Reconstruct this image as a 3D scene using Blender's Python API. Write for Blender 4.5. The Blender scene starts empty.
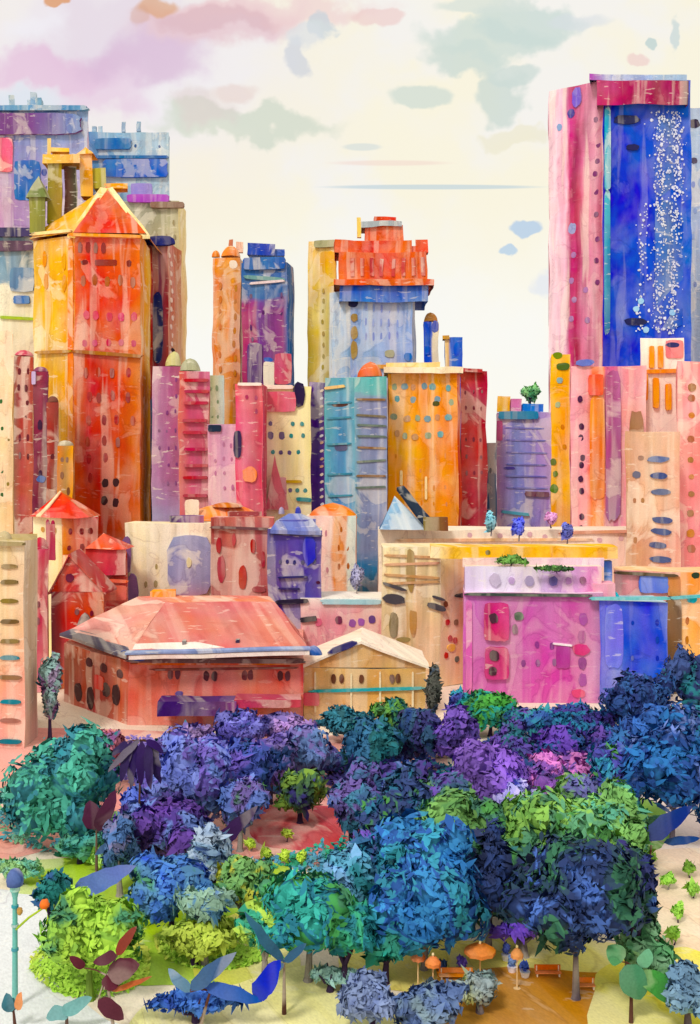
import bpy, math, random
from mathutils import Vector, noise
random.seed(7)
F = 1100.0; HZ = 470.0; H = 45.0           # focal length in px, horizon row, eye height in m
sc = bpy.context.scene
col = sc.collection

# ------------------------------------------------------------------ helpers
def lin(h):
    h = h.lstrip('#'); v = [int(h[i:i+2], 16)/255 for i in (0, 2, 4)]
    return tuple(((c+0.055)/1.055)**2.4 if c > 0.04045 else c/12.92 for c in v) + (1.0,)
def mixc(a, b, t): return tuple(a[i]*(1-t)+b[i]*t for i in range(3)) + (1.0,)
def P(px, py, D): return Vector(((px-350)*D/F, D, H-(py-HZ)*D/F))
def zat(py, D): return H-(py-HZ)*D/F
def Dz(py, z): return (H-z)*F/(py-HZ)       # distance at which height z shows on row py
def wob(p):
    a = min(abs(p.y), 460)
    return p + noise.noise_vector(p/11)*(a*0.0016) + noise.noise_vector(p/3.1+Vector((9, 3, 1)))*(a*0.0006)

# ------------------------------------------------------------------ materials
NG = None
def wash_group():
    g = bpy.data.node_groups.new('Wash', 'ShaderNodeTree')
    I = g.interface
    I.new_socket('Color', in_out='INPUT', socket_type='NodeSocketColor')
    I.new_socket('Coord', in_out='INPUT', socket_type='NodeSocketVector')
    for n, d in (('Streak', .25), ('Bloom', .3), ('Fleck', .3)):
        s = I.new_socket(n, in_out='INPUT', socket_type='NodeSocketFloat'); s.default_value = d
    I.new_socket('Color', in_out='OUTPUT', socket_type='NodeSocketColor')
    N, L = g.nodes, g.links
    gi = N.new('NodeGroupInput'); go = N.new('NodeGroupOutput')
    oi = N.new('ShaderNodeObjectInfo')
    off = N.new('ShaderNodeVectorMath'); off.operation = 'SCALE'; off.inputs[0].default_value = (37, 71, 13)
    L.new(oi.outputs['Random'], off.inputs['Scale'])
    co = N.new('ShaderNodeVectorMath'); co.operation = 'ADD'
    L.new(gi.outputs['Coord'], co.inputs[0]); L.new(off.outputs[0], co.inputs[1])
    def nz(sx, sy, detail, dist=0, add=0):
        m = N.new('ShaderNodeVectorMath'); m.operation = 'MULTIPLY_ADD'
        m.inputs[1].default_value = (sx, sy, 1); m.inputs[2].default_value = (add, add*.7, add*.3)
        L.new(co.outputs[0], m.inputs[0])
        t = N.new('ShaderNodeTexNoise'); t.inputs['Scale'].default_value = 1
        t.inputs['Detail'].default_value = detail; t.inputs['Distortion'].default_value = dist
        L.new(m.outputs[0], t.inputs['Vector']); return t.outputs['Fac']
    def mr(x, a, b, c, d, smooth=False):
        r = N.new('ShaderNodeMapRange')
        if smooth: r.interpolation_type = 'SMOOTHSTEP'
        L.new(x, r.inputs[0])
        for i, v in zip((1, 2, 3, 4), (a, b, c, d)): r.inputs[i].default_value = v
        return r.outputs[0]
    def math_(op, a, b):
        r = N.new('ShaderNodeMath'); r.operation = op
        for i, v in ((0, a), (1, b)):
            if isinstance(v, (int, float)): r.inputs[i].default_value = v
            else: L.new(v, r.inputs[i])
        return r.outputs[0]
    def mix(f, a, b, t='MIX'):
        r = N.new('ShaderNodeMix'); r.data_type = 'RGBA'; r.blend_type = t
        for i, v in ((0, f), (6, a), (7, b)):
            if isinstance(v, float): r.inputs[i].default_value = v
            elif isinstance(v, tuple): r.inputs[i].default_value = v
            else: L.new(v, r.inputs[i])
        return r.outputs[2]
    c = gi.outputs['Color']
    # hue drift of a wet wash
    hs = N.new('ShaderNodeHueSaturation')
    L.new(c, hs.inputs['Color'])
    L.new(mr(nz(.11, .07, 2, .6, 5), .3, .7, .487, .513), hs.inputs['Hue'])
    L.new(mr(nz(.16, .1, 3, .3, 15), .3, .7, 1.14, .9), hs.inputs['Saturation'])
    c = hs.outputs['Color']
    # vertical brush streaks
    st = mr(nz(.45, .045, 2, .3, 25), .3, .7, -1, 1)
    st2 = mr(nz(1.3, .08, 1, 0, 35), .3, .7, -.25, .25)
    v = math_('ADD', 1.0, math_('MULTIPLY', math_('ADD', st, st2), math_('MULTIPLY', gi.outputs['Streak'], .42)))
    vm = N.new('ShaderNodeVectorMath'); vm.operation = 'SCALE'; L.new(c, vm.inputs[0]); L.new(v, vm.inputs['Scale'])
    c = vm.outputs[0]
    dv = mr(nz(.34, .022, 2.5, .3, 95), .53, .63, 0, 1, True)
    c = mix(math_('MULTIPLY', dv, math_('MULTIPLY', gi.outputs['Streak'], .95)), c, (.95, .88, .74, 1))
    dk = mr(nz(.24, .02, 2.5, .3, 105), .53, .61, 0, 1, True)
    c = mix(math_('MULTIPLY', dk, math_('MULTIPLY', gi.outputs['Streak'], .9)), c, c, 'MULTIPLY')
    # blooms with a pigment rim
    b = nz(.1, .075, 4, 1.1, 45)
    c = mix(math_('MULTIPLY', mr(b, .53, .59, 0, 1, True), gi.outputs['Bloom']), c, (.94, .86, .72, 1))
    rim = math_('MULTIPLY', mr(math_('ABSOLUTE', math_('SUBTRACT', b, .535), 0), 0, .012, 1, 0, True), .22)
    c = mix(rim, c, (.35, .2, .3, 1), 'MULTIPLY')
    b2 = nz(.22, .16, 4, .8, 65)
    c = mix(math_('MULTIPLY', mr(b2, .56, .60, 0, 1, True), .14), c, c, 'MULTIPLY')
    # dry-brush paper flecks
    fl = mr(nz(.3, 1.1, 6, .3, 55), .63, .66, 0, 1, True)
    c = mix(math_('MULTIPLY', fl, gi.outputs['Fleck']), c, (.93, .87, .74, 1))
    # granulation
    gr = mr(nz(5, 5, 3, 0, 75), .3, .7, .9, 1.08)
    vg = N.new('ShaderNodeVectorMath'); vg.operation = 'SCALE'; L.new(c, vg.inputs[0]); L.new(gr, vg.inputs['Scale'])
    L.new(vg.outputs[0], go.inputs[0])
    return g
MC = {}
def W(stops, v=None, streak=.25, bloom=.3, fleck=.3, obj=False, big=False):
    """wash material: stops = colour or [(fraction along wall, colour)]; v = [(fraction of height, colour, amount)]"""
    if obj: streak *= .3; fleck = 0 if not big else fleck
    key = repr((stops, v, streak, bloom, fleck, obj))
    if key in MC: return MC[key]
    global NG
    if NG is None: NG = wash_group()
    m = bpy.data.materials.new('wash'); m.use_nodes = True; MC[key] = m
    N, L = m.node_tree.nodes, m.node_tree.links
    bs = N['Principled BSDF']; bs.inputs['Roughness'].default_value = .85
    bs.inputs['Specular IOR Level'].default_value = .15
    g = N.new('ShaderNodeGroup'); g.node_tree = NG
    u = N.new('ShaderNodeUVMap'); u.uv_map = 'm'; co = u.outputs[0]
    L.new(co, g.inputs['Coord'])
    g.inputs['Streak'].default_value = streak; g.inputs['Bloom'].default_value = bloom; g.inputs['Fleck'].default_value = fleck
    def ramp(axis, st, amp):
        un = N.new('ShaderNodeUVMap'); un.uv_map = 'n'
        sp = N.new('ShaderNodeSeparateXYZ'); L.new(un.outputs[0], sp.inputs[0])
        mm = N.new('ShaderNodeVectorMath'); mm.operation = 'MULTIPLY'
        mm.inputs[1].default_value = (.35, .07, 1) if axis == 0 else (.1, .3, 1)
        L.new(co, mm.inputs[0])
        t = N.new('ShaderNodeTexNoise'); t.inputs['Scale'].default_value = 1; t.inputs['Detail'].default_value = 4
        L.new(mm.outputs[0], t.inputs['Vector'])
        a = N.new('ShaderNodeMath'); a.operation = 'MULTIPLY_ADD'; a.inputs[1].default_value = amp
        L.new(t.outputs['Fac'], a.inputs[0]); L.new(sp.outputs[axis], a.inputs[2])
        s = N.new('ShaderNodeMath'); s.operation = 'SUBTRACT'; s.inputs[1].default_value = amp*.5; L.new(a.outputs[0], s.inputs[0])
        r = N.new('ShaderNodeValToRGB'); e = r.color_ramp.elements
        e[0].position = st[0][0]; e[0].color = st[0][1]
        e[1].position = st[-1][0]; e[1].color = st[-1][1]
        for q in st[1:-1]:
            x = e.new(q[0]); x.color = q[1]
        L.new(s.outputs[0], r.inputs[0]); return r.outputs[0]
    if isinstance(stops, str): g.inputs['Color'].default_value = lin(stops); c = None
    else: c = ramp(0, [(a, lin(b)) for a, b in stops], .14)
    if v:
        r1 = ramp(1, [(a, lin(b)) for a, b, k in v], .1); r2 = ramp(1, [(a, (k, k, k, 1)) for a, b, k in v], .1)
        mx = N.new('ShaderNodeMix'); mx.data_type = 'RGBA'
        L.new(r2, mx.inputs[0]); L.new(r1, mx.inputs[7])
        if c is None: mx.inputs[6].default_value = lin(stops)
        else: L.new(c, mx.inputs[6])
        c = mx.outputs[2]
    if c is not None: L.new(c, g.inputs['Color'])
    L.new(g.outputs[0], bs.inputs['Base Color'])
    return m
def mat(c):
    if isinstance(c, str) or isinstance(c, list): return W(c)
    return c
def leafmat(cols, scale=.17):
    key = ('leaf', tuple(cols), scale)
    if key in MC: return MC[key]
    m = bpy.data.materials.new('foliage'); m.use_nodes = True; MC[key] = m
    N, L = m.node_tree.nodes, m.node_tree.links
    bs = N['Principled BSDF']; bs.inputs['Roughness'].default_value = .7; bs.inputs['Specular IOR Level'].default_value = .2
    tc = N.new('ShaderNodeTexCoord'); t = N.new('ShaderNodeTexNoise')
    t.inputs['Scale'].default_value = scale; t.inputs['Detail'].default_value = 3; t.inputs['Distortion'].default_value = .7
    oi = N.new('ShaderNodeObjectInfo'); ad = N.new('ShaderNodeVectorMath'); ad.operation = 'ADD'
    of = N.new('ShaderNodeVectorMath'); of.operation = 'SCALE'; of.inputs[0].default_value = (50, 20, 80)
    L.new(oi.outputs['Random'], of.inputs['Scale']); L.new(tc.outputs['Object'], ad.inputs[0]); L.new(of.outputs[0], ad.inputs[1])
    L.new(ad.outputs[0], t.inputs['Vector'])
    r = N.new('ShaderNodeValToRGB'); e = r.color_ramp.elements; n = len(cols)
    pos = [.36+.27*i/max(1, n-1) for i in range(n)]
    e[0].position = pos[0]; e[0].color = lin(cols[0]); e[1].position = pos[-1]; e[1].color = lin(cols[-1])
    for i in range(1, n-1):
        x = e.new(pos[i]-.03); x.color = lin(cols[i]); x = e.new(pos[i]+.03); x.color = lin(cols[i])
    L.new(t.outputs['Fac'], r.inputs[0])
    at = N.new('ShaderNodeAttribute'); at.attribute_name = 'shade'
    vm = N.new('ShaderNodeVectorMath'); vm.operation = 'SCALE'
    L.new(r.outputs[0], vm.inputs[0]); gn = N.new('ShaderNodeMath'); gn.operation = 'MULTIPLY'; gn.inputs[1].default_value = 1.36; L.new(at.outputs['Fac'], gn.inputs[0]); L.new(gn.outputs[0], vm.inputs['Scale'])
    L.new(vm.outputs[0], bs.inputs['Base Color'])
    return m

# ------------------------------------------------------------------ mesh building
def link(name, verts, faces, mats, parent=None, uvm=None, uvn=None, fm=None, smooth=False, origin=None, shade=None):
    me = bpy.data.meshes.new(name)
    o0 = Vector(origin) if origin is not None else Vector((0, 0, 0))
    me.from_pydata([tuple(Vector(v)-o0) for v in verts], [], faces)
    for m in mats: me.materials.append(m)
    if fm: me.polygons.foreach_set('material_index', fm)
    if smooth: me.polygons.foreach_set('use_smooth', [True]*len(faces))
    a = me.uv_layers.new(name='m'); b = me.uv_layers.new(name='n')
    da = []; db = []
    k = 0
    for fi, f in enumerate(faces):
        for j, vi in enumerate(f):
            if uvm and uvm[fi]: da += list(uvm[fi][j]); db += list(uvn[fi][j])
            else:
                v = verts[vi]; da += [v[0]+v[1]*.35, v[2]+v[1]*.5]; db += [.5, .5]
    a.data.foreach_set('uv', da); b.data.foreach_set('uv', db)
    if shade is not None:
        at = me.attributes.new('shade', 'FLOAT', 'FACE'); at.data.foreach_set('value', shade)
    o = bpy.data.objects.new(name, me); col.objects.link(o)
    o.location = o0
    if parent:
        o.parent = parent; o.location = o0-parent.location
    return o
def thing(name, label, cat, loc, group=None):
    o = bpy.data.objects.new(name, None); col.objects.link(o); o.location = loc
    o['label'] = label; o['category'] = cat
    if group: o['group'] = group
    return o
def tag(o, label, cat, group=None):
    o['label'] = label; o['category'] = cat
    if group: o['group'] = group
    return o

class B:
    """one building; the footprint's front is a polyline of (px, distance)"""
    def __init__(s, name, label, cat='building', group=None, at=(350, 300)):
        px, D = at
        s.r = thing(name, label, cat, ((px-350)*D/F, D, 0), group)
        s.faces = None
    def body(s, front, pyt, mats, pyb=None, depth=20, roof=None, part='wall', cell=4.0, keep=True, dref=None):
        pts = [Vector(((px-350)*D/F, D)) for px, D in front]
        D0 = dref or min(D for _, D in front)
        z1 = zat(pyt, D0); z0 = 0.0 if pyb is None else zat(pyb, D0)
        pl, dl = front[0]; pr, dr = front[-1]
        Db = max(D for _, D in front)+depth
        bl = Vector((pts[0].x if pl < 350 else (pl-350)*Db/F, Db))
        br = Vector((pts[-1].x if pr > 350 else (pr-350)*Db/F, Db))
        ring = pts+[br, bl]
        n = len(ring); nf = len(pts)-1
        mats = mats if isinstance(mats, (tuple,)) else (mats,)
        ml = [mat(m) for m in mats]; ml.append(mat(roof or '#E8DCC4'))
        V = []; Fc = []; um = []; un = []; fm = []
        nz = max(2, int((z1-z0)/cell))
        tops = []
        for i in range(n):
            A, Bb = ring[i], ring[(i+1) % n]
            Ln = (Bb-A).length; nu = max(1, int(Ln/cell)); base = len(V)
            for a in range(nu+1):
                for b in range(nz+1):
                    q = A+(Bb-A)*(a/nu); V.append(wob(Vector((q.x, q.y, z0+(z1-z0)*b/nz))))
            mi = i if i < nf and i < len(mats) else (len(mats)-1 if i <= nf else 0)
            for a in range(nu):
                for b in range(nz):
                    q = [(a, b), (a+1, b), (a+1, b+1), (a, b+1)]
                    Fc.append([base+x*(nz+1)+y for x, y in q])
                    um.append([(Ln*x/nu, (z1-z0)*y/nz) for x, y in q]); un.append([(x/nu, y/nz) for x, y in q]); fm.append(mi)
            for a in range(nu): tops.append(base+a*(nz+1)+nz)
        Fc.append(tops); um.append(None); un.append(None); fm.append(len(ml)-1)
        o = link(part, V, Fc, ml, s.r, um, un, fm)
        if keep: s.faces = [(ring[i], ring[i+1]) for i in range(nf)]
        s.last = (ring, z0, z1)
        return o
    def hit(s, px, py, fi=0):
        A, Bb = s.faces[fi]; k = (px-350)/F; d = Bb-A
        t = (k*A.y-A.x)/(d.x-k*d.y); q = A+d*t
        return Vector((q.x, q.y, zat(py, q.y)))
    def dab(s, px, py, w, h, m, part='window', fi=0, depth=.14, sq=2.4, rot=0, parent=None, jit=.1):
        """an irregular rounded panel w x h px standing proud of wall face fi"""
        A, Bb = s.faces[fi]; t = (Bb-A).normalized(); n = Vector((t.y, -t.x, 0)); t = Vector((t.x, t.y, 0))
        c = s.hit(px, py, fi); sx = c.y/F/max(.25, abs(t.x-(px-350)/F*t.y)); sz = c.y/F
        N = 14 if sq < 5 else 24
        ring = []
        for i in range(N):
            a = 2*math.pi*i/N; ca, sa = math.cos(a), math.sin(a)
            r = 1/((abs(ca)**sq+abs(sa)**sq)**(1/sq)); r *= 1+random.uniform(-jit, jit)
            x, z = ca*r*w/2*sx, sa*r*h/2*sz
            x, z = x*math.cos(rot)-z*math.sin(rot), x*math.sin(rot)+z*math.cos(rot)
            ring.append((x, z))
        V = []; b = wob(c)
        for dd in (-.25, depth):
            for x, z in ring: V.append(b+t*x+Vector((0, 0, z))+n*dd)
        fc = [[N+i for i in range(N)]]; um = [[(x+50, z+20) for x, z in ring]]
        ws, hs = w*sx, h*sz
        un = [[(.5+x/ws, .5+z/hs) for x, z in ring]]
        for i in range(N):
            j = (i+1) % N; fc.append([i, j, N+j, N+i]); um.append(None); un.append(None)
        return link(part, V, fc, [W(m, bloom=.07, fleck=.04, streak=.15) if isinstance(m, str) and w*h < 500 else mat(m)], parent or s.r, um, un)
    def specks(s):
        A, Bb = s.faces[1]; V = []; fc = []
        for i in range(800):
            y = random.uniform(112, 334); px = random.choice([random.gauss(660, 3), random.gauss(662, 5), random.gauss(676, 3), random.gauss(678, 4), random.gauss(668, 8)]) if random.random() < .86 or y < 200 else random.gauss(644, 3)
            px = min(px, 687)-(y-118)*.015; c = s.hit(px, y, 1)+Vector((0, -.45, 0)); k = len(V); r = random.uniform(.16, .42); r2 = r*random.uniform(.6, 1.6); a0 = random.random()*3
            c = wob(c)
            for j in range(6): V.append(c+Vector((math.cos(a0+j*1.047)*r*random.uniform(.6, 1), 0, math.sin(a0+j*1.047)*r2*random.uniform(.6, 1))))
            fc.append([k+j for j in range(6)])
        o = link('pale_glitter', V, fc, [W('#CDD2E8', fleck=0, bloom=0)], s.r); o['kind'] = 'stuff'  # pale specks paint glitter onto the glass face; nothing shines
    def bay(s, x0, x1, y0, y1, m, part='bay', fi=0, depth=.5, jit=.03, sq=9):
        return s.dab((x0+x1)/2, (y0+y1)/2, abs(x1-x0), abs(y1-y0), m, part, fi, depth, sq, jit=jit)
    def strip(s, x0, y0, x1, y1, th, m, part='ledge', fi=0, depth=.6):
        L = math.hypot(x1-x0, y1-y0); return s.dab((x0+x1)/2, (y0+y1)/2, L, th, m, part, fi, depth, 8, rot=-math.atan2(y1-y0, x1-x0), jit=.06)
    def poly(s, pts, m, part='roof', th=.4, parent=None):
        """polygon through (px, py, D) points, given thickness downwards"""
        Q = [P(*p) for p in pts]
        R = []; n = len(Q)
        for i in range(n):
            k = 5
            for j in range(k): R.append(wob(Q[i].lerp(Q[(i+1) % n], j/k)))
        N = len(R); V = R+[v-Vector((0, 0, th)) for v in R]
        fc = [list(range(N)), list(range(2*N-1, N-1, -1))]+[[i, N+i, N+(i+1) % N, (i+1) % N] for i in range(N)]
        return link(part, V, fc, [mat(m)], parent or s.r)
    def pyramid(s, front, pyb, apex, m, depth=20, part='roof', over=1.0):
        pts = [P(px, pyb, D) for px, D in front]; z = zat(pyb, min(D for _, D in front))
        for p in pts: p.z = z
        Db = max(D for _, D in front)+depth
        pts += [Vector((pts[-1].x, Db, z)), Vector((pts[0].x, Db, z))]
        cc = sum(pts, Vector())/len(pts)
        pts = [p+(p-cc).normalized()*over for p in pts]
        ap = P(*apex); V = []; fc = []; fm = []
        ml = [mat(x) for x in (m if isinstance(m, tuple) else (m,))]
        k = 6
        for i in range(len(pts)):
            A, Bb = pts[i], pts[(i+1) % len(pts)]; base = len(V)
            for r in range(k+1):
                for c in range(k+1):
                    V.append(wob(A.lerp(Bb, c/k).lerp(ap, r/k)))
            for r in range(k):
                for c in range(k):
                    q = base+r*(k+1)+c; fc.append([q, q+1, q+k+2, q+k+1]); fm.append(min(i, len(ml)-1))
        return link(part, V, fc, ml, s.r, fm=fm)
    def dome(s, px, py0, py1, w, D, m, part='dome', power=.5, onion=0, parent=None):
        c = P(px, py0, D); hh = (py0-py1)*D/F; rr = w/2*D/F; n = 14; k = 8; V = []; fc = []
        for j in range(k+1):
            t = j/k; r = rr*max(0, (1-t**(1/power)))**power if not onion else rr*math.sqrt(max(0, 1-t*t))
            if onion: r = rr*(math.cos(t*math.pi/2)**.8)*(1+.25*math.sin(t*math.pi))
            for i in range(n):
                a = 2*math.pi*i/n; V.append(wob(c+Vector((math.cos(a)*r, math.sin(a)*r, hh*t))))
        for j in range(k):
            for i in range(n):
                q = j*n; fc.append([q+i, q+(i+1) % n, q+n+(i+1) % n, q+n+i])
        fc.append([k*n+i for i in range(n)])
        return link(part, V, fc, [mat(m)], parent or s.r, smooth=True)
    def block(s, x0, x1, y0, y1, D, m, part='block', depth=6, roof=None):
        """a box standing at distance D"""
        kf = s.faces; o = s.body([(x0, D), (x1, D)], y0, m, pyb=y1, depth=depth, roof=roof or m, part=part, keep=False, cell=3); s.faces = kf; return o
    def rows(s, xs, ys, w, h, m, part='window', fi=0, jit=1.0, skip=()):
        for j, y in enumerate(ys):
            for i, x in enumerate(xs):
                if (i, j) in skip or random.random() < .3: continue
                s.dab(x+random.uniform(-jit, jit), y+random.uniform(-jit, jit), w*random.uniform(.65, 1.0), h*random.uniform(.6, 1.0), m, part, fi, depth=.08)

def sheet(name, pts, z, m, kind='structure'):
    """flat ground surface whose outline runs through (px, py) points unprojected to height z"""
    Q = [P(x, y, Dz(y, z)) for x, y in pts]; R = []; n = len(Q)
    for i in range(n):
        for j in range(8):
            p0, p1, p2, p3 = Q[i-1], Q[i], Q[(i+1) % n], Q[(i+2) % n]; t = j/8
            q = .5*((2*p1)+(p2-p0)*t+(2*p0-5*p1+4*p2-p3)*t*t+(3*p1-p0-3*p2+p3)*t**3)
            q = q+noise.noise_vector(q/2.5)*.5+noise.noise_vector(q/.8)*.15; q.z = z; R.append(q)
    o = link(name, R, [list(range(len(R)))[::-1] if False else list(range(len(R)))], [m])
    if o.data.polygons[0].normal.z < 0: o.data.flip_normals()
    o['kind'] = kind; return o

# ------------------------------------------------------------------ trees
def ico(c, r, V, fc, sub):
    n = 9; k = 6; b = len(V)
    V.append(c+Vector((0, 0, r.z)))
    for j in range(1, k):
        for i in range(n):
            a = 2*math.pi*(i+.5*j)/n; p = math.pi*j/k
            d = Vector((math.sin(p)*math.cos(a), math.sin(p)*math.sin(a), math.cos(p)))
            V.append(c+Vector((d.x*r.x, d.y*r.y, d.z*r.z))*(1+noise.noise(c+d*2)*.25))
    V.append(c-Vector((0, 0, r.z)))
    for i in range(n):
        fc.append([b, b+1+i, b+1+(i+1) % n]); e = b+1+(k-2)*n; fc.append([len(V)-1, e+(i+1) % n, e+i])
    for j in range(k-2):
        for i in range(n):
            q = b+1+j*n; fc.append([q+i, q+n+i, q+n+(i+1) % n, q+(i+1) % n])
def crown(root, c, rx, ry, rz, cols, nleaf=1800, leaf=.42, lobes=12, part='crown', scale=.17, core=.72, flat=.38, gap=.25):
    R = Vector((rx, ry, rz)); V = []; fc = []; sh = []; L = []
    for i in range(lobes):
        while True:
            d = Vector((random.uniform(-1, 1), random.uniform(-1, 1), random.uniform(-.8, 1)))
            if .2 < d.length < 1.12: break
        k = random.uniform(.26, .5)
        L.append((c+Vector((d.x*rx, d.y*ry, d.z*rz))*(1-k)*1.05, R*k))
    L.append((c, R*.62))
    for lc, lr in L: ico(lc, lr*core, V, fc, 0)
    sh = [.95]*len(fc); NR = []
    per = len(V)//len(L)
    for i, v in enumerate(V): NR.append((v-L[min(i//per, len(L)-1)][0]).normalized())
    w = [l[1].x*l[1].y for l in L]; tot = sum(w)
    for (lc, lr), ww in zip(L, w):
        for _ in range(int(nleaf*ww/tot)):
            z = random.uniform(-.75, 1); a = random.uniform(0, 2*math.pi); q = math.sqrt(1-z*z)
            d = Vector((q*math.cos(a), q*math.sin(a), z))
            if noise.noise(d*1.7+lc*.4) < -gap: continue
            p = lc+Vector((d.x*lr.x, d.y*lr.y, d.z*lr.z))*random.uniform(.82, 1.08)
            n = (d+Vector((random.gauss(0, flat), random.gauss(0, flat), random.gauss(0, flat)))).normalized()
            t = n.orthogonal().normalized(); b = n.cross(t); an = noise.noise(p*.35)*9+random.gauss(0, .6)
            t, b = t*math.cos(an)+b*math.sin(an), b*math.cos(an)-t*math.sin(an)
            big = random.random(); s = leaf*random.uniform(.6, 1.5)*(1 if big < .86 else 1.7 if big < .97 else 2.6); ww_ = s*(random.uniform(.4, .6) if big < .86 else random.uniform(.24, .36)); k = len(V)
            V += [p-t*s, p-t*s*.4+b*ww_, p+t*s*.35+b*ww_*.85, p+t*s*1.1, p+t*s*.4-b*ww_*.8, p-t*s*.45-b*ww_]
            dn = (d*.75+n*.35+(p-c).normalized()*.5+Vector((0, 0, .15))).normalized(); NR += [dn]*6
            fc.append([k+5, k+4, k+3, k+2, k+1, k] if dn.dot(n) > 0 else [k, k+1, k+2, k+3, k+4, k+5]); sh.append(random.uniform(.93, 1.09)*(1+.5*noise.noise(p*.33+Vector((4, 4, 4)))))
    o = link(part, V, fc, [leafmat(cols, scale)], root, origin=c, shade=sh, smooth=True)
    o.data.normals_split_custom_set_from_vertices([tuple(q) for q in NR])
    return o
def tube(pts, rad, V, fc, n=8):
    b = len(V)
    for i, p in enumerate(pts):
        d = (pts[min(i+1, len(pts)-1)]-pts[max(i-1, 0)]).normalized(); t = d.orthogonal().normalized(); u = d.cross(t)
        for k in range(n):
            a = 2*math.pi*k/n; V.append(p+(t*math.cos(a)+u*math.sin(a))*rad[i])
    for i in range(len(pts)-1):
        for k in range(n):
            q = b+i*n; fc.append([q+k, q+(k+1) % n, q+n+(k+1) % n, q+n+k])
    fc.append([b+k for k in range(n)][::-1]); fc.append([b+(len(pts)-1)*n+k for k in range(n)])
def trunk(root, base, c, r, rx, colr, forks=4):
    V = []; fc = []; mid = base.lerp(c, .45)+Vector((random.uniform(-.2, .2), 0, 0))
    tube([base, base.lerp(mid, .15), base.lerp(mid, .6), mid], [r*1.5, r*1.05, r*.85, r*.7], V, fc)
    for i in range(forks):
        a = 2*math.pi*i/forks+random.random(); e = c+Vector((math.cos(a)*rx*.45, math.sin(a)*rx*.45, random.uniform(-.2, .5)*rx*.5))
        tube([mid, mid.lerp(e, .5)+Vector((0, 0, -.2)), e], [r*.6, r*.4, r*.15], V, fc, 6)
    return link('trunk', V, fc, [W(colr, obj=True, streak=.3)], root)
def tree(px, py, rx, ry, cols, label, name='broadleaf_tree', zc=7.5, tr='#3B2A4A', n=1800, leaf=.42, lobes=12, group='trees of the park', D=None, scale=.24, gap=.25, base=0.0, cat='tree', tw=.35, flat=.45):
    if group == 'trees of the park' and base == 0 and rx > 12: rx, ry, n, lobes = rx*1.17, ry*1.24, int(n*1.3), lobes+2
    D = D or Dz(py, zc); c = P(px, py, D); rx_ = rx*D/F; rz = ry*D/F*.96
    if c.z-rz < base+.8: rz = max(.6, c.z-base-.8) if c.z-rz < base+.2 else rz
    if group == 'trees of the park' and py < 872 or base > 0:
        top = c.z+rz; bot = c.z-rz; bot = bot*(.3 if base == 0 else .15)+(base+.6 if base == 0 else base+.15)*(.7 if base == 0 else .85); rz = (top-bot)/2; c = Vector((c.x, c.y, (top+bot)/2))
        lobes = int(lobes*1.3); n = int(n*1.25)
    if group == 'trees of the park' and cat == 'tree':
        cols = list(cols)+[random.choice(['#2E2A6A', '#1E6A78', '#5A3E98', '#3E7A3C', '#5A70B0', '#1E3A70'] if py < 872 else ['#1E6A78', '#3E7A5A', '#3A5AA0'])]
    root = thing(name, label, cat, (c.x, c.y, base), group)
    crown(root, c, rx_, min(rx_, rz*1.4), rz, cols, n, leaf, lobes, scale=scale, gap=gap, flat=flat)
    trunk(root, Vector((c.x, c.y, base-.05)), c, tw, rx_, tr)
    return root
def blade(p0, p1, w, V, fc, up=.25, seg=10, th=.05):
    """a broad pointed leaf from p0 to p1, widest past the middle, arched and folded along its rib"""
    d = p1-p0; L = d.length; t = d.normalized(); side = t.cross(Vector((0, -1, .35))).normalized(); nrm = side.cross(t)
    rib = []
    for i in range(seg+1):
        s = i/seg; c = p0+d*s+nrm*(math.sin(s*math.pi)*L*up*.3)+noise.noise_vector(p0+d*s)*.12
        hw = w/2*(max(0, math.sin(math.pi*(s**.75)))**.6)+.02
        rib.append((c, hw))
    b = len(V)
    for c, hw in rib:
        j = 1+noise.noise(c*1.3)*.25
        V += [c-side*hw*j+nrm*hw*.12, c, c+side*hw/j+nrm*hw*.12]
    for i in range(seg):
        q = b+3*i; fc += [[q, q+1, q+4, q+3], [q+1, q+2, q+5, q+4]]
def leafplant(name, label, leaves, colr, D, stem=None, cat='plant', group=None, stemc='#5A3A30'):
    """leaves: (x0,y0,x1,y1,width px[,colour]) from base to tip"""
    b = stem or (leaves[0][0], leaves[0][1])
    base = P(b[0], b[1], D); root = thing(name, label, cat, (base.x, D, 0), group)
    V = []; fc = []
    sp = sum((P(l[0], l[1], D) for l in leaves), Vector())/len(leaves)
    tube([Vector((base.x, D+.3, -.05)), Vector((base.x, D+.25, base.z*.5)), Vector((sp.x, D+.2, max(.3, sp.z)))], [.2, .15, .09], V, fc)
    for l in leaves:
        q = P(l[0], l[1], D); 
        tube([Vector((sp.x, D+.2, max(.3, sp.z))), (sp+q)/2+Vector((0, .2, .1)), q], [.08, .06, .05], V, fc, 6)
    link('stem', V, fc, [W(stemc, obj=True)], root)
    for i, l in enumerate(leaves):
        V = []; fc = []; dd = random.uniform(-.5, .5)
        blade(P(l[0], l[1], D), P(l[2], l[3], D+dd), l[4]*D/F, V, fc)
        mm = W(l[5] if len(l) > 5 else colr, obj=True, bloom=.12, fleck=.05, streak=.12)
        link('leaf', V, fc, [mm], root, smooth=True)
    return root

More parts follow.
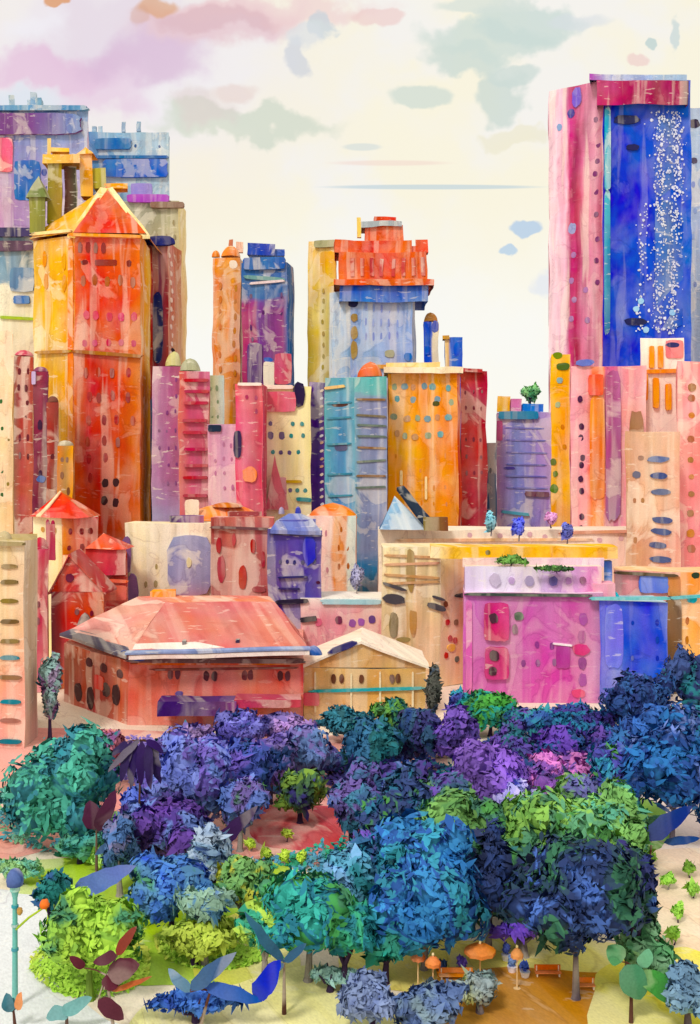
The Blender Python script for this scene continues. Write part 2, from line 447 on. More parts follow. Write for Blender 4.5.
# ================================================================== THE SETTING
g = link('ground', [(-4000, -300, 0), (4000, -300, 0), (4000, 9000, 0), (-4000, 9000, 0)], [[0, 1, 2, 3]],
         [W('#EFE0CC', obj=True, big=True, streak=.05, bloom=.3, fleck=.2)]); g['kind'] = 'structure'
def S(name, pts, k, c, **kw):
    kw = dict(dict(streak=.12, bloom=.3, fleck=.2), **kw)
    return sheet(name, pts, .02*k, W(c, obj=True, big=True, **kw))
S('plaza', [(-80, 735), (60, 728), (250, 735), (430, 740), (430, 800), (330, 862), (200, 850), (60, 850), (-80, 860)], 1, '#E9A79C')
S('path', [(560, 735), (800, 735), (830, 900), (700, 930), (640, 905), (600, 860), (560, 800)], 1, '#F0DCD6')
S('flower_bed', [(255, 808), (330, 806), (368, 815), (366, 845), (300, 850), (255, 840)], 2, '#D04F5A')
S('lawn', [(20, 865), (120, 858), (200, 868), (280, 862), (300, 900), (280, 965), (200, 985), (110, 985), (50, 990), (20, 920)], 2, '#A9CB3C', bloom=.35)
S('path', [(-60, 900), (30, 895), (48, 930), (60, 985), (90, 1010), (140, 1050), (-80, 1060)], 3, '#E3E6EA')
S('lawn', [(215, 925), (270, 905), (300, 955), (290, 990), (235, 985), (190, 970)], 4, '#DDDB5C')
S('path', [(150, 1000), (230, 985), (310, 965), (370, 975), (400, 1010), (430, 1060), (140, 1060)], 5, '#F3EBA8')
S('plaza', [(350, 945), (470, 940), (560, 938), (640, 950), (660, 980), (560, 990), (430, 990), (350, 985)], 3, '#F0DF7E')
S('plaza', [(430, 985), (500, 968), (590, 972), (640, 985), (640, 1060), (430, 1060)], 6, '#C98F45', bloom=.4)
S('lawn', [(598, 975), (640, 955), (700, 950), (760, 990), (760, 1060), (600, 1060)], 7, '#EFE36A')
S('path', [(600, 890), (650, 850), (760, 860), (780, 945), (680, 955), (620, 930)], 2, '#F1D9BE')
S('lawn', [(560, 800), (650, 800), (670, 840), (610, 860), (560, 850)], 2, '#7FA552')

# ================================================================== FAR CITY
def far(x0, x1, yt, c, label, D=620):  # distance haze is put into the pale wall colours
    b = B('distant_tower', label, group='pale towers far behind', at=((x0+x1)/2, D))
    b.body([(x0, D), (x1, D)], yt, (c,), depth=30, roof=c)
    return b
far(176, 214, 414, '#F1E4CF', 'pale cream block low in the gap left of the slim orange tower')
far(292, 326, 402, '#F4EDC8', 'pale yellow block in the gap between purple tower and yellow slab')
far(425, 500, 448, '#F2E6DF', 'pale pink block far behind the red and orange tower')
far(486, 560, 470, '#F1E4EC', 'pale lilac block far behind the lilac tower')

# --- violet and blue deck-topped tower, top left
b = B('office_tower', 'blue tower with violet band behind the orange tower at far left', at=(45, 430))
b.body([(-40, 430), (88, 430)], 108, (W([(0, '#D98AA8'), (.45, '#6F86C4'), (.8, '#8FB0DA'), (1, '#A9C4DE')], v=[(0, '#5E86B8', .6), (.8, '#D08AA8', .5), (1, '#5A78B8', .4)]),), depth=30, roof='#A9C4DE')
b.bay(-40, 82, 114, 135, W([(0, '#6A3F78'), (.6, '#7B4A8C'), (1, '#6D8CC0')], streak=.1), 'violet_band', depth=1.4)
b.bay(-40, 88, 106, 111, '#5F93BE', 'parapet', depth=2)
b.bay(14, 40, 160, 200, '#3F6FB8', 'blue_panel'); b.bay(-2, 14, 138, 172, '#E0607A', 'pink_panel')
for x, h in ((11, 95), (33, 92), (38, 97)): b.block(x-3, x+3, h, 108, 434, '#7FA8C4', 'roof_vent', depth=3)
b.block(26, 42, 100, 108, 436, '#BFD2E0', 'plant_room', depth=6)
b.rows([18, 30, 44], [172, 186], 6, 10, '#41549C')
b = B('office_tower', 'light blue tower with a cobalt band, right of the violet deck tower', at=(130, 470))
b.body([(84, 470), (169, 470)], 132, (W([(0, '#4F86BC'), (.4, '#8DB4D2'), (1, '#B5CAD8')]),), depth=26, roof='#B5CAD8')
b.bay(104, 168, 160, 178, W([(0, '#3F74C8'), (1, '#2B5FCB')], streak=.1), 'cobalt_band', depth=1.3)
b.bay(96, 132, 138, 149, '#3E78B4', 'dark_panel', depth=.8)
b.strip(88, 157, 169, 157, 3, '#3B6FAE', depth=1.2)
b.rows([100, 112, 124, 136, 148, 160], [146], 3, 4, '#2E5C9C', jit=.5)
for x in (94, 100, 124, 139): b.block(x-2, x+2, 122 if x > 110 else 126, 132, 474, '#9AB0C8', 'roof_vent', depth=2)
b = B('office_tower', 'beige tower with violet roof rim just right of the orange pyramid roof', at=(160, 395))
b.body([(120, 395), (178, 395), (186, 412)], 201, (W([(0, '#A9A58E'), (.5, '#B9AC8C'), (1, '#D8C48E')], v=[(0, '#E9D9A6', .5), (.7, '#D9C48E', .4), (1, '#8B9A90', .5)]), '#E7D6A0'), depth=15)
b.bay(128, 170, 196, 204, '#B45BC4', 'roof_rim', depth=1.5); b.bay(132, 153, 184, 197, '#9A8BD2', 'plant_room', depth=1)
b.bay(150, 184, 203, 209, '#8A6A58', 'cornice', depth=1.6)
b.rows([158, 166, 174], [222, 236, 252, 268, 284, 300, 316, 332], 3, 6, '#9C8D6C')

# --- left edge
b = B('tower_block', 'cream tower with dark blue roof bands cut by the left edge', at=(10, 345))
b.body([(-40, 345), (37, 345)], 229, (W([(0, '#5E86AE'), (.6, '#86A4BC'), (1, '#A8A890')], v=[(0, '#EFE2BE', .9), (.84, '#F2EAD0', .9), (.86, '#7C9AB8', .3), (1, '#6E8EB0', .3)]),), depth=20)
b.bay(-40, 34, 229, 238, '#45406A', 'roof_band', depth=1.5); b.bay(-40, 34, 242, 252, '#6B5268', 'roof_band', depth=1.2)
b.bay(10, 34, 268, 292, '#6F8FB2', 'blue_panel', depth=.6); b.bay(14, 30, 296, 304, '#4F7FC4', 'blue_panel', depth=.7)
b.strip(0, 318, 34, 320, 3, '#A8C23A')
b.dab(31, 273, 9, 5, '#4A463C'); b.dab(30, 287, 9, 5, '#4A463C')
b = B('tower_block', 'tan tower with small green windows at the left edge', at=(5, 320))
b.body([(-40, 320), (13, 320)], 330, (W([(0, '#EDD3A4'), (1, '#E6BE92')], v=[(0, '#E9CF9E', .5), (1, '#F6E9D2', .6)]),), depth=16)
b.rows([2], [401, 428, 453, 471, 495, 517], 4, 5, '#3E6B3A', jit=.5); b.rows([8], [414, 440, 484], 3, 4, '#8A7A3A', jit=.5)

# --- the orange tower
b = B('orange_tower', 'tall orange tower with yellow flank and red pyramid gable roof', 'tower', at=(95, 300))
YEL = W([(0, '#D9AE48'), (.5, '#DDAA3C'), (1, '#E0923A')], v=[(0, '#F0A040', .5), (.4, '#F2C85C', .3), (1, '#E8A838', .3)], streak=.3)
ORG = W([(0, '#DC6E30'), (.22, '#C84436'), (.5, '#D04C3A'), (.75, '#CE5830'), (1, '#DC7E38')], v=[(0, '#E0903A', .75), (.12, '#D4583A', .2), (.6, '#E8663A', .15), (.8, '#D83C44', .35), (1, '#DC5A34', .4)], streak=.25, bloom=.15, fleck=.1)
b.body([(34, 308), (74, 300), (140, 300), (150, 316)], 236, (YEL, ORG, W([(0, '#E88A38'), (1, '#E8B040')])), depth=20, roof='#E0602E')
b.pyramid([(34, 308), (74, 300), (142, 300)], 234, (106, 186, 312), (W('#E9B046', fleck=.15), W('#D2553A', bloom=.1, fleck=.05), '#D07A3A'), depth=22, over=1.2)
b.faces = [(b.faces[0]), (b.faces[1]), (b.faces[2])]
for x in (80, 88, 96, 104): b.dab(x, 248+random.uniform(-.7, .7), 4.5, 11, '#8A3430', fi=1)
b.bay(96, 118, 260, 266, '#8A3434', 'window', fi=1, depth=.15); b.dab(84, 263, 7, 5, '#7E2C30', fi=1); b.dab(130, 263, 5, 7, '#7E3C30', fi=1)
for x in (83, 95, 108, 121, 133): b.dab(x, 281+random.uniform(-1, 1), 5, 11, '#A85A38', fi=1)
for x in (86, 96, 110, 122, 134):
    b.dab(x, 317+random.uniform(-2, 2), 6, 9, '#D0506A', fi=1); b.dab(x-1, 344, 5, 7, '#C44C6A', fi=1)
b.strip(38, 352, 74, 353, 3, '#B8863A', fi=0, depth=.9); b.strip(74, 353, 143, 358, 3.5, '#A86A34', fi=1, depth=.9)
for y, xs in ((373, (86, 98, 112, 129)), (396, (90, 99, 113, 128)), (421, (89, 104, 116, 132)), (442, (88, 104, 117)), (459, (89, 105)), (478, (90,))):
    for x in xs: b.dab(x, y+random.uniform(-1.5, 1.5), 4.5, 10, random.choice(['#B0403C', '#9C4444', '#B44A40']), fi=1)
for x, y in ((105, 483), (116, 482), (105, 500), (116, 502)): b.dab(x, y, 6.5, 9, '#45262A', fi=1)
for x, y in ((46, 258), (64, 262), (47, 282), (64, 284)): b.dab(x, y, 4, 16, '#D8922C', fi=0, jit=.15)
b.bay(69, 74, 240, 515, '#F0903A', 'pilaster', fi=0, depth=.5); b.bay(140, 147, 240, 520, '#EE8A36', 'pilaster', fi=1, depth=.4) if False else None
b.strip(70, 236, 142, 238, 3, '#F0A050', 'cornice', fi=1, depth=1.3); b.strip(34, 233, 74, 235, 3, '#F3D9A0', 'cornice', fi=0, depth=1.3)
# roof lantern cluster left of the gable
b.block(30, 46, 196, 234, 306, '#8A8A44', 'turret', depth=5); b.pyramid([(30, 306), (46, 306)], 197, (39, 176, 308), '#6F7A3C', depth=5, part='turret_roof')
b.block(48, 62, 160, 225, 309, W([(0, '#8A8434'), (1, '#A88A34')]), 'turret', depth=5)
b.block(64, 76, 166, 215, 311, W([(0, '#6A3E3A'), (1, '#4A4E3C')]), 'turret', depth=4)
b.block(42, 80, 154, 163, 308, '#E9A93C', 'lantern_rail', depth=6); b.block(50, 70, 147, 151, 309, '#F2C76A', 'lantern_rail', depth=4)
b.block(47, 51, 138, 165, 309, '#EBC67A', 'finial', depth=1.5)
b.block(79, 92, 152, 196, 312, W([(0, '#EFC04A'), (1, '#E8A43A')]), 'turret', depth=5); b.pyramid([(79, 312), (92, 312)], 154, (86, 146, 314), '#E9A63A', depth=5, part='turret_roof')
b.block(92, 106, 168, 188, 313, '#A69A3A', 'turret', depth=5); b.block(104, 128, 183, 188, 313, '#F0A63C', 'lantern_rail', depth=5)
b.poly([(74, 236, 299), (108, 188, 311), (100, 187, 311), (67, 236, 300)], '#F2CF7A', 'roof_edge', th=.8)
b.poly([(142, 236, 299), (108, 188, 311), (113, 187, 311), (149, 236, 300)], '#F5DFA8', 'roof_edge', th=.8)
# --- dark red slab right of it
b = B('red_tower', 'dark red slab tower with navy oval crown against the orange tower', 'tower', at=(162, 325))
b.body([(146, 328), (168, 328), (181, 345)], 240, (W([(0, '#A83440'), (.5, '#B04A48'), (.55, '#7A4A6A'), (1, '#C2584A')], v=[(0, '#9A86B8', .9), (.46, '#7F86B8', .7), (.52, '#8A3A50', .2), (1, '#8A2A40', .3)]), W([(0, '#D88A70'), (1, '#E6C08A')], v=[(0, '#C9B8C8', .6), (.6, '#E0A890', .2), (1, '#C04838', .7)])), depth=10)
b.dab(160, 242, 30, 10, '#232A7A', 'roof_crown', depth=1.6)
b.bay(153, 163, 292, 362, '#26306E', 'dark_window', depth=.6, sq=4)
b.bay(146, 153, 245, 400, '#B23A3C', 'pilaster', depth=.5); b.bay(150, 160, 395, 470, '#6C8AC8', 'blue_panel', depth=.4); b.bay(152, 158, 470, 540, '#5B6FAE', 'blue_panel', depth=.5)
for i in range(14): b.dab(171+random.uniform(-1, 2), 255+i*9, 2.2, 5, '#F3D9CC', fi=1, part='window_light')
b.dab(173, 351, 4, 4, '#2A1A2A', fi=1); b.dab(172, 426, 5, 3, '#5A2040', fi=1)

# --- russet towers in front of the yellow flank
def round_tower(name, label, x0, x1, yt, yb, D, m, rm, ext=(), dome_h=6):
    b = B(name, label, 'tower', 'narrow russet towers at the left', at=((x0+x1)/2, D))
    b.body([(x0, D), (x1, D)], yt, (m,), depth=8, cell=3, roof=rm)
    b.dome((x0+x1)/2, yt, yt-dome_h, (x1-x0)*.96, D+4, rm)
    return b
b = round_tower('narrow_tower', 'narrow brick tower with a rose dome left of the maroon one', 14, 33, 356, 0, 285, W([(0, '#8A6A58'), (.4, '#B04A44'), (1, '#C4604A')], v=[(0, '#A89A7A', .8), (.4, '#A8604A', .2), (1, '#8A3040', .4)]), '#CC5660')
b.rows([20, 27], [372, 388, 404, 420, 438, 456], 3.5, 8, '#6A2A34')
b = round_tower('narrow_tower', 'narrow maroon tower with tall slit windows and violet base', 33, 48, 372, 0, 281, W([(0, '#7A3448'), (.5, '#8A3A50'), (1, '#5A3450')], v=[(0, '#7A5A80', .5), (.5, '#6A2A44', .2), (1, '#A04050', .3)]), '#8A4068')
b.bay(32, 36, 372, 385, '#B9A0D2', 'window'); b.rows([40], [400, 425, 450, 474], 5, 14, '#402040')
b.dab(41, 479, 9, 7, '#3A5AA8', 'blue_window')
b = round_tower('narrow_tower', 'brown capped tower with rust walls beside the yellow flank', 47, 59, 402, 0, 278, W([(0, '#A04034'), (1, '#7A3A34')]), '#7A4A3A')
b.rows([53], [418, 436, 456, 476], 4, 9, '#5A2428')
b = round_tower('narrow_tower', 'short olive brown turret lowest of the russet towers', 58, 74, 446, 0, 274, W([(0, '#C87A3A'), (.5, '#A87A44'), (1, '#E09A40')]), '#8C7A4A')
b.rows([63, 69], [460, 476, 492], 3.5, 8, '#7A4A34')

# --- lilac and rose mid towers
b = B('apartment_tower', 'lilac speckled tower between red slab and the barred rose tower', at=(163, 300))
b.body([(152, 302), (181, 302)], 366, (W([(0, '#C9A6C8'), (.5, '#B06A98'), (1, '#C46A80')], v=[(0, '#D9B89A', .6), (.45, '#A9B8E0', .6), (.6, '#B878B0', .3), (1, '#B86088', .4)], fleck=.6),), depth=12)
b.dome(173, 366, 352, 16, 306, '#C4C07A')
b.rows([160, 168, 176], [380, 396, 412, 430, 448, 466, 484], 2.6, 5, '#8A4A8A', jit=.6)
b = B('apartment_tower', 'rose tower with red balcony bars under a grey green dome', at=(193, 292))
b.body([(179, 292), (209, 292)], 371, (W([(0, '#D87A54'), (.4, '#C44A70'), (1, '#CC6A84')], v=[(0, '#D98A90', .5), (.5, '#DC8A98', .4), (1, '#B04070', .3)]),), depth=12)
b.dome(190, 371, 358, 20, 298, '#A8A88A')
for y in (380, 392, 404, 420, 432, 449, 466, 478, 496): b.bay(184, 208, y-1.6, y+1.6, '#B83A50', 'balcony', depth=1.0)
b = B('apartment_tower', 'pale green and cream slab between rose tower and slim orange tower', at=(214, 330))
b.body([(204, 330), (224, 330)], 376, (W([(0, '#A9BC94'), (.5, '#D9D9B0'), (1, '#D6E6E6')]),), depth=12)
b.rows([210, 217], [388, 402, 416], 3, 6, '#8AA078')
b = B('apartment_tower', 'pink lilac block with dark blue penthouse window', at=(225, 285))
b.body([(208, 285), (239, 285)], 424, (W([(0, '#E0A0B8'), (.5, '#D9A8CC'), (1, '#E2B0C4')]),), depth=12)
b.bay(209, 222, 425, 432, '#1E3048', 'window', depth=.6); b.rows([215, 224, 232], [446, 460, 474, 488], 3, 6, '#C080A8')
b = B('apartment_tower', 'flared pink tower with one tall dark window and an orange disc', at=(250, 278))
b.body([(236, 279), (262, 279), (266, 286)], 384, (W([(0, '#D8486A'), (.3, '#E07A90'), (.7, '#C9687E'), (1, '#D85070')]), '#C84868'), depth=10)
b.bay(234, 242, 431, 458, '#3A2A54', 'tall_window', depth=.5, sq=4); b.dab(251, 475, 15, 15, '#E8823A', 'orange_disc', depth=.5)
b.rows([247, 256], [398, 412, 426], 3.5, 7, '#A84068'); b.strip(238, 384, 262, 384, 3, '#F5E2DC', 'parapet')

# --- slim orange tower + purple tower
b = B('slim_tower', 'slim orange tower with two rounded humps on its roof', 'tower', at=(228, 390))
b.body([(213, 392), (240, 390), (243, 400)], 257, (W([(0, '#EE9A48'), (.4, '#F2B870'), (.7, '#E99A4C'), (1, '#C9A48A')], v=[(0, '#E88A34', .6), (1, '#F0862E', .4)], streak=.3), '#C9A890'), depth=12)
b.dome(216, 257, 250, 8, 394, '#EE8A34'); b.dome(231, 257, 246, 20, 394, '#EE8E3A', power=.6)
b.dab(233, 264, 8, 9, '#F8E8D4', 'round_window'); b.block(229, 233, 240, 250, 398, '#C98A6A', 'finial', depth=1.5); b.block(236, 243, 242, 252, 398, '#F0C4A8', 'finial', depth=2)
for i, y in enumerate(range(285, 400, 14)): b.dab(220, y, 3, 7, '#D9822E'); b.dab(235, y+3, 3, 7, '#C98040')
b = B('office_tower', 'purple tower with teal blue cap and navy rooftop crown', at=(268, 372))
b.body([(242, 374), (287, 372), (294, 382)], 262, (W([(0, '#C04A6E'), (.3, '#B04878'), (.36, '#7A3E98'), (.7, '#8A3C84'), (.9, '#9C4880'), (1, '#4A70B0')], v=[(0, '#D86A88', .9), (.28, '#D0607E', .6), (.36, '#8A50A0', .1), (.86, '#8040A0', .2), (.9, '#4A78B4', 1), (1, '#3A6AAE', 1)], streak=.15), W('#3F74BC')), depth=14, roof='#4A78B4')
b.bay(244, 286, 258, 270, '#4370B6', 'cap_band', depth=1.0); b.strip(245, 277, 285, 281, 4, '#6FA0A0', 'cap_line'); b.strip(250, 284, 284, 282, 2.5, '#E8D4D8', 'cap_line')
b.dab(264, 246, 34, 10, '#2450B8', 'roof_crown', depth=1.2) if False else None
b.block(247, 274, 243, 255, 376, '#2A54B6', 'roof_crown', depth=5); b.block(272, 284, 248, 255, 377, '#3A64C0', 'roof_crown', depth=4); b.block(249, 284, 255, 262, 378, '#8FA8C8', 'roof_drum', depth=6)
b.bay(247, 262, 343, 384, '#6A4488', 'dark_leg', depth=.7); b.bay(263, 274, 362, 388, '#F7EEDC', 'cream_panel', depth=.4)
b.dab(268, 359, 9, 5, '#2F66C8', 'blue_window'); b.bay(274, 291, 354, 385, '#DA6480', 'pink_panel', depth=.5)
b.rows([252, 263, 273, 281], [296, 312, 328, 340], 3, 6, '#5E2C70', jit=.7)

# --- pale yellow dotted block with pink upper storey, and purple strip
b = B('apartment_block', 'pale yellow block with small teal dot windows and pink top storey', at=(290, 295))
b.body([(261, 295), (311, 295)], 386, (W([(0, '#EFC8C0'), (.3, '#F4E4B4'), (1, '#F3E6A6')], v=[(0, '#E8A8A8', .5), (.2, '#F3E4A8', .1), (1, '#F4E8C0', .2)]),), depth=14)
b.bay(261, 295, 392, 412, '#DA6C84', 'upper_storey', depth=.8); b.bay(262, 292, 386, 390, '#F3D8CC', 'parapet', depth=1)
for y, xs in ((424, (270, 293, 302)), (436, (270, 281, 291, 303)), (452, (272, 280, 289, 298)), (490, (290, 297, 305))):
    for x in xs: b.dab(x, y, 4 if y != 436 or x > 281 else 6, 4.5 if y != 436 or x > 281 else 8, random.choice(['#2E8A8A', '#4A9A9A', '#6A5A8A']))
b.strip(284, 481, 302, 481, 3, '#C8A22C'); b.strip(296, 499, 311, 500, 4, '#1F8A90')
b.poly([(266, 508, 293), (274, 454, 293), (288, 508, 293)], '#DA7088', 'pink_gable', th=.6)
b.bay(270, 286, 478, 510, '#D86A86', 'pink_gable_wall', depth=.6)
b.dab(299, 394, 12, 25, '#2A1C44', 'oval_window', depth=.6)
b = B('slab_tower', 'thin deep purple slab with zigzag pale edge dabs beside teal tower', 'tower', at=(317, 300))
b.body([(309, 300), (325, 300)], 382, (W([(0, '#6A3A9A'), (.5, '#4A2A84'), (1, '#5A3484')], v=[(0, '#5A2A5A', .4), (1, '#4A2A90', .2)]),), depth=10)
for i in range(16): b.dab(322, 390+i*7.6, 4, 2.6, random.choice(['#E8D0C0', '#D8A88A', '#E6E0E8']), 'edge_dab', rot=.5)  # pale slanting dabs in a zigzag down the right edge
# --- yellow slab and blue tower with orange crown
b = B('slab_tower', 'tall thin yellow slab left of the orange crowned blue tower', 'tower', at=(318, 385))
b.body([(308, 387), (334, 385)], 240, (W([(0, '#E9C14E'), (.35, '#EBCB62'), (.5, '#F5E9C0'), (.75, '#D9C87A'), (1, '#E8EEF0')], v=[(0, '#F2DDB8', .7), (.6, '#EBD47A', .2), (1, '#F0C040', .6)], streak=.35),), depth=10)
b.bay(314, 338, 240, 247, '#A8A880', 'roof_band', depth=1); b.bay(320, 336, 250, 285, '#F1C244', 'gold_panel', depth=.5)
for y in range(290, 378, 11): b.dab(323, y, 2.5, 5, '#B8A050')
b = B('crowned_tower', 'light blue tower with tiered orange crown and cobalt eave', 'tower', at=(375, 370))
b.body([(330, 374), (350, 370), (412, 370), (416, 378)], 290, (W([(0, '#D9E6EE'), (1, '#7FA8DC')], v=[(0, '#D6E4F2', .6), (1, '#A8C4E4', .4)], streak=.4), W([(0, '#6F9CDC'), (.3, '#A4BEE6'), (.7, '#A8B4E0'), (1, '#8FB0E2')], v=[(0, '#98B8E8', .4), (.7, '#9AB8E4', .1), (1, '#7A9CD8', .3)], fleck=.15, bloom=.2), '#B8CCE8'), depth=14)
b.block(340, 428, 285, 302, 368, W([(0, '#2F58C4'), (.5, '#2A5ED0'), (1, '#4A7CC8')], v=[(0, '#6A9AD0', .5), (1, '#2048BE', .6)], bloom=.05), 'cobalt_eave', depth=20, roof='#2A5ED0')
CR = W([(0, '#E0663A'), (.4, '#D9563A'), (1, '#E06A3A')], v=[(0, '#E0622E', .5), (.5, '#D85A50', .4), (1, '#D85034', .3)], bloom=.08, fleck=.05)
b.block(334, 434, 279, 285, 366.5, '#E0622E', 'crown_tier', depth=24); b.block(339, 427, 252, 279.5, 369, CR, 'crown_tier', depth=18, roof='#D85A3A')
b.block(334, 412, 240, 253, 370, CR, 'crown_tier', depth=14, roof='#D85A3A'); b.block(365, 403, 225, 241, 372, CR, 'crown_tier', depth=10, roof='#D85A3A')
b.block(361, 402, 221, 226.5, 371, '#A9B4BC', 'grey_rim', depth=12); b.block(374, 396, 217, 222, 373, '#D9532E', 'crown_cap', depth=7)
b.block(416, 429, 240, 253, 371, '#DE5C3A', 'corner_horn', depth=5); b.block(408, 418, 246, 253, 371, '#DE5C3A', 'corner_horn', depth=5)
b.block(357, 361, 217, 236, 371, '#F0CF6A', 'finial', depth=2)
b.faces = b.faces[:1]+[b.faces[1]]+b.faces[2:]
b.dab(353, 298+6, 10, 8, '#262A50', 'dark_window', fi=1, depth=.4)
for y, h in ((318, 8), (333, 13), (350, 18)): b.dab(353.5, y, 7, h, '#A88A4A', 'oval_window', fi=1, depth=.3)
b.dab(407, 357, 8, 8, '#4A78D0', 'round_window', fi=1, depth=.3); b.dab(389, 354, 10, 8, '#A8A88A', 'round_window', fi=1, depth=.3)
for x in (366, 374, 382, 390, 398): 
    for y in (308, 322, 336): b.dab(x, y+random.uniform(-1, 1), 2, 8, '#8FA0DC', fi=1, depth=.12)
b.strip(362, 367, 412, 367, 4, '#E0A24A', 'orange_sill', fi=1, depth=.8)
for x in (352, 362, 372, 382, 394, 404, 414, 423):
    q = P(x, 266, 368.9)
    b.block(x-1.8, x+1.8, 258, 276, 368.6, '#C84C4A', 'crown_rib', depth=.6)
# --- two blue turrets
b = B('turret', 'taller blue turret with gold cap behind the orange dotted block', 'turret', at=(432, 372))
b.body([(424, 372), (439, 372)], 322, (W([(0, '#2A5CD0'), (.5, '#2F62D0'), (.6, '#EAD9B8'), (1, '#F1E4C8')], bloom=.05),), depth=6, cell=3); b.dome(431, 322, 313, 13, 375, '#C4934A'); b.dab(435, 327, 7, 12, '#2A4CB8', 'blue_panel')
b.bay(425, 430, 322, 355, '#2456CE', 'blue_panel', depth=.3)
b = B('turret', 'shorter blue turret with leaning gold trim right of the taller turret', 'turret', at=(455, 368))
b.body([(445, 368), (463, 368)], 337, (W([(0, '#E9D0A0'), (.2, '#D9A858'), (.3, '#3A6AD8'), (1, '#2F60D4')], bloom=.05),), depth=6, cell=3, roof='#2F60D4'); b.block(443, 450, 335, 339, 367, '#C9983E', 'gold_cap', depth=4); b.dab(457, 350, 6, 14, '#3566D6', 'blue_panel')

# --- teal tower
b = B('teal_tower', 'teal and slate blue tower with brown floor lines and orange domelet', 'tower', at=(357, 295))
b.body([(325, 297), (355, 295), (387, 295)], 377, (W([(0, '#5FB0B8'), (.5, '#5A96CC'), (1, '#7AB8C8')], v=[(0, '#A8D4DC', .8), (.4, '#4A80D0', .3), (1, '#6AB0B0', .6)]), W([(0, '#6FA8BC'), (.2, '#8A94B8'), (1, '#8E98BC')], v=[(0, '#2F80B8', 1), (.28, '#2F80B8', .95), (.34, '#8090B4', .3), (.9, '#8894B8', .2), (.94, '#6ABAB8', .9), (1, '#66B8B6', 1)])), depth=14, roof='#8AC4C0')
b.dome(370, 377, 361, 25, 300, '#DC6A34', power=.6)
for y in (399, 415, 425, 436, 447, 462, 476, 488): b.strip(357, y, 386, y+random.uniform(-2, 2), 2.2, random.choice(['#8A6A4A', '#6A7A70', '#7A705A']), 'floor_line', fi=1, depth=.35)
for y in (403, 418, 445, 474, 496): b.strip(328, y, 352, y-1, 2, '#4A90A8', 'floor_line', fi=0, depth=.35)
b.dab(340, 404, 16, 5, '#5A3A34', 'dark_window', fi=0); b.dab(342, 448, 14, 7, '#3A4078', 'dark_window', fi=0); b.strip(325, 388, 345, 386, 3, '#E9C47A', 'parapet', fi=0)
b.dab(391, 519, 18, 30, '#2F8AC8', 'blue_panel', fi=1, depth=.4) if False else None
# --- orange dotted block with red flank
b = B('orange_block', 'orange office block with blue dot windows and cream roof slab', at=(432, 305))
b.body([(388, 306), (458, 305), (461, 308)], 373, (W([(0, '#F0A83A'), (.3, '#F3B044'), (.55, '#EE9A3C'), (.62, '#F3B85C'), (.75, '#F0A040'), (1, '#E8823A')], v=[(0, '#E88A2E', .4), (.5, '#EE8E2C', .3), (1, '#F2B04A', .3)], bloom=.1, fleck=.08), '#D85A3A'), depth=14, roof='#F3DDB0')
b.block(384, 464, 367, 373, 303, '#F5E2C0', 'roof_slab', depth=18); b.block(386, 440, 362, 367, 306, '#EFC888', 'roof_slab', depth=10)
for y, xs in ((387, (394, 404, 413, 424, 433, 449)), (401, (396, 413, 438, 452)), (418, (393, 407, 418, 428, 438, 449)), (435, (397, 405, 415, 428, 440))):
    for x in xs: b.dab(x, y+random.uniform(-1.5, 1.5), random.choice([5, 6, 7]), 6.5, random.choice(['#9AA88A', '#7A9AA8', '#6AA0A8', '#C8986A']))
b.dab(437, 404, 7, 5, '#5A5A20'); b.bay(425, 427.5, 477, 500, '#F7DFA0', 'light_slit', depth=.3); b.bay(400, 403, 470, 485, '#F7DFA0', 'light_slit', depth=.3)
for x in (397, 409, 421, 433, 445): b.rows([x], [455, 470, 488, 503], 2.4, 6, '#E0862A')
b = B('red_block', 'crimson block joined against the right side of the orange office', at=(474, 312))
b.body([(461, 313), (487, 313)], 370, (W([(0, '#D84A40'), (.3, '#B83A44'), (1, '#A83444')], v=[(0, '#D83434', .7), (.15, '#A83A5A', .3), (.7, '#B04A58', .2), (1, '#C8404A', .4)]),), depth=14, roof='#C8404A')
b.block(456, 483, 368, 372, 311, '#B83040', 'roof_slab', depth=16); b.rows([466, 474, 481], [392, 408, 424, 440, 456, 472], 2.6, 5.5, '#7E2438', jit=.6)
b = B('slab_tower', 'thin navy slab between crimson block and lilac tower', 'tower', at=(491, 322))
b.body([(485, 322), (497, 322)], 443, (W([(0, '#2A4A78'), (1, '#3F6A94')]),), depth=8); b.rows([491], [456, 470, 484], 3, 7, '#1E3458', jit=.4)
# --- lilac tower with roof garden
b = B('lilac_tower', 'lilac tower with teal top band and coloured rooftop boxes', 'tower', at=(523, 330))
b.body([(497, 331), (552, 330)], 412, (W([(0, '#D098B8'), (.12, '#A888C8'), (.35, '#8490D0'), (.65, '#9A8CD0'), (1, '#C8A0D8')], v=[(0, '#A8CCE0', .6), (.2, '#9088C8', .2), (1, '#8A8CD4', .2)]),), depth=14, roof='#D8E4E8')
b.bay(498, 538, 411, 419, '#3088B4', 'teal_band', depth=1); b.bay(497, 503, 420, 440, '#C05A90', 'pink_panel', depth=.4)
b.block(497, 509, 397, 411.5, 332, '#F0B440', 'yellow_box', depth=6); b.block(510, 521, 399, 411.5, 332, '#D880B8', 'pink_box', depth=6); b.block(522, 544, 404, 411.5, 333, '#3A74D8', 'blue_box', depth=6)
for y in (428, 440, 452, 464, 476, 488): b.strip(506, y, 546, y+1, 1.6, '#7A78C0', 'floor_line', depth=.25)
b.strip(524, 493, 548, 494, 5, '#6A2A50', 'dark_ledge'); b.dab(510, 468, 11, 3, '#5A4A9A', 'dark_ledge'); b.strip(503, 512, 530, 515, 3, '#5AA8C0')
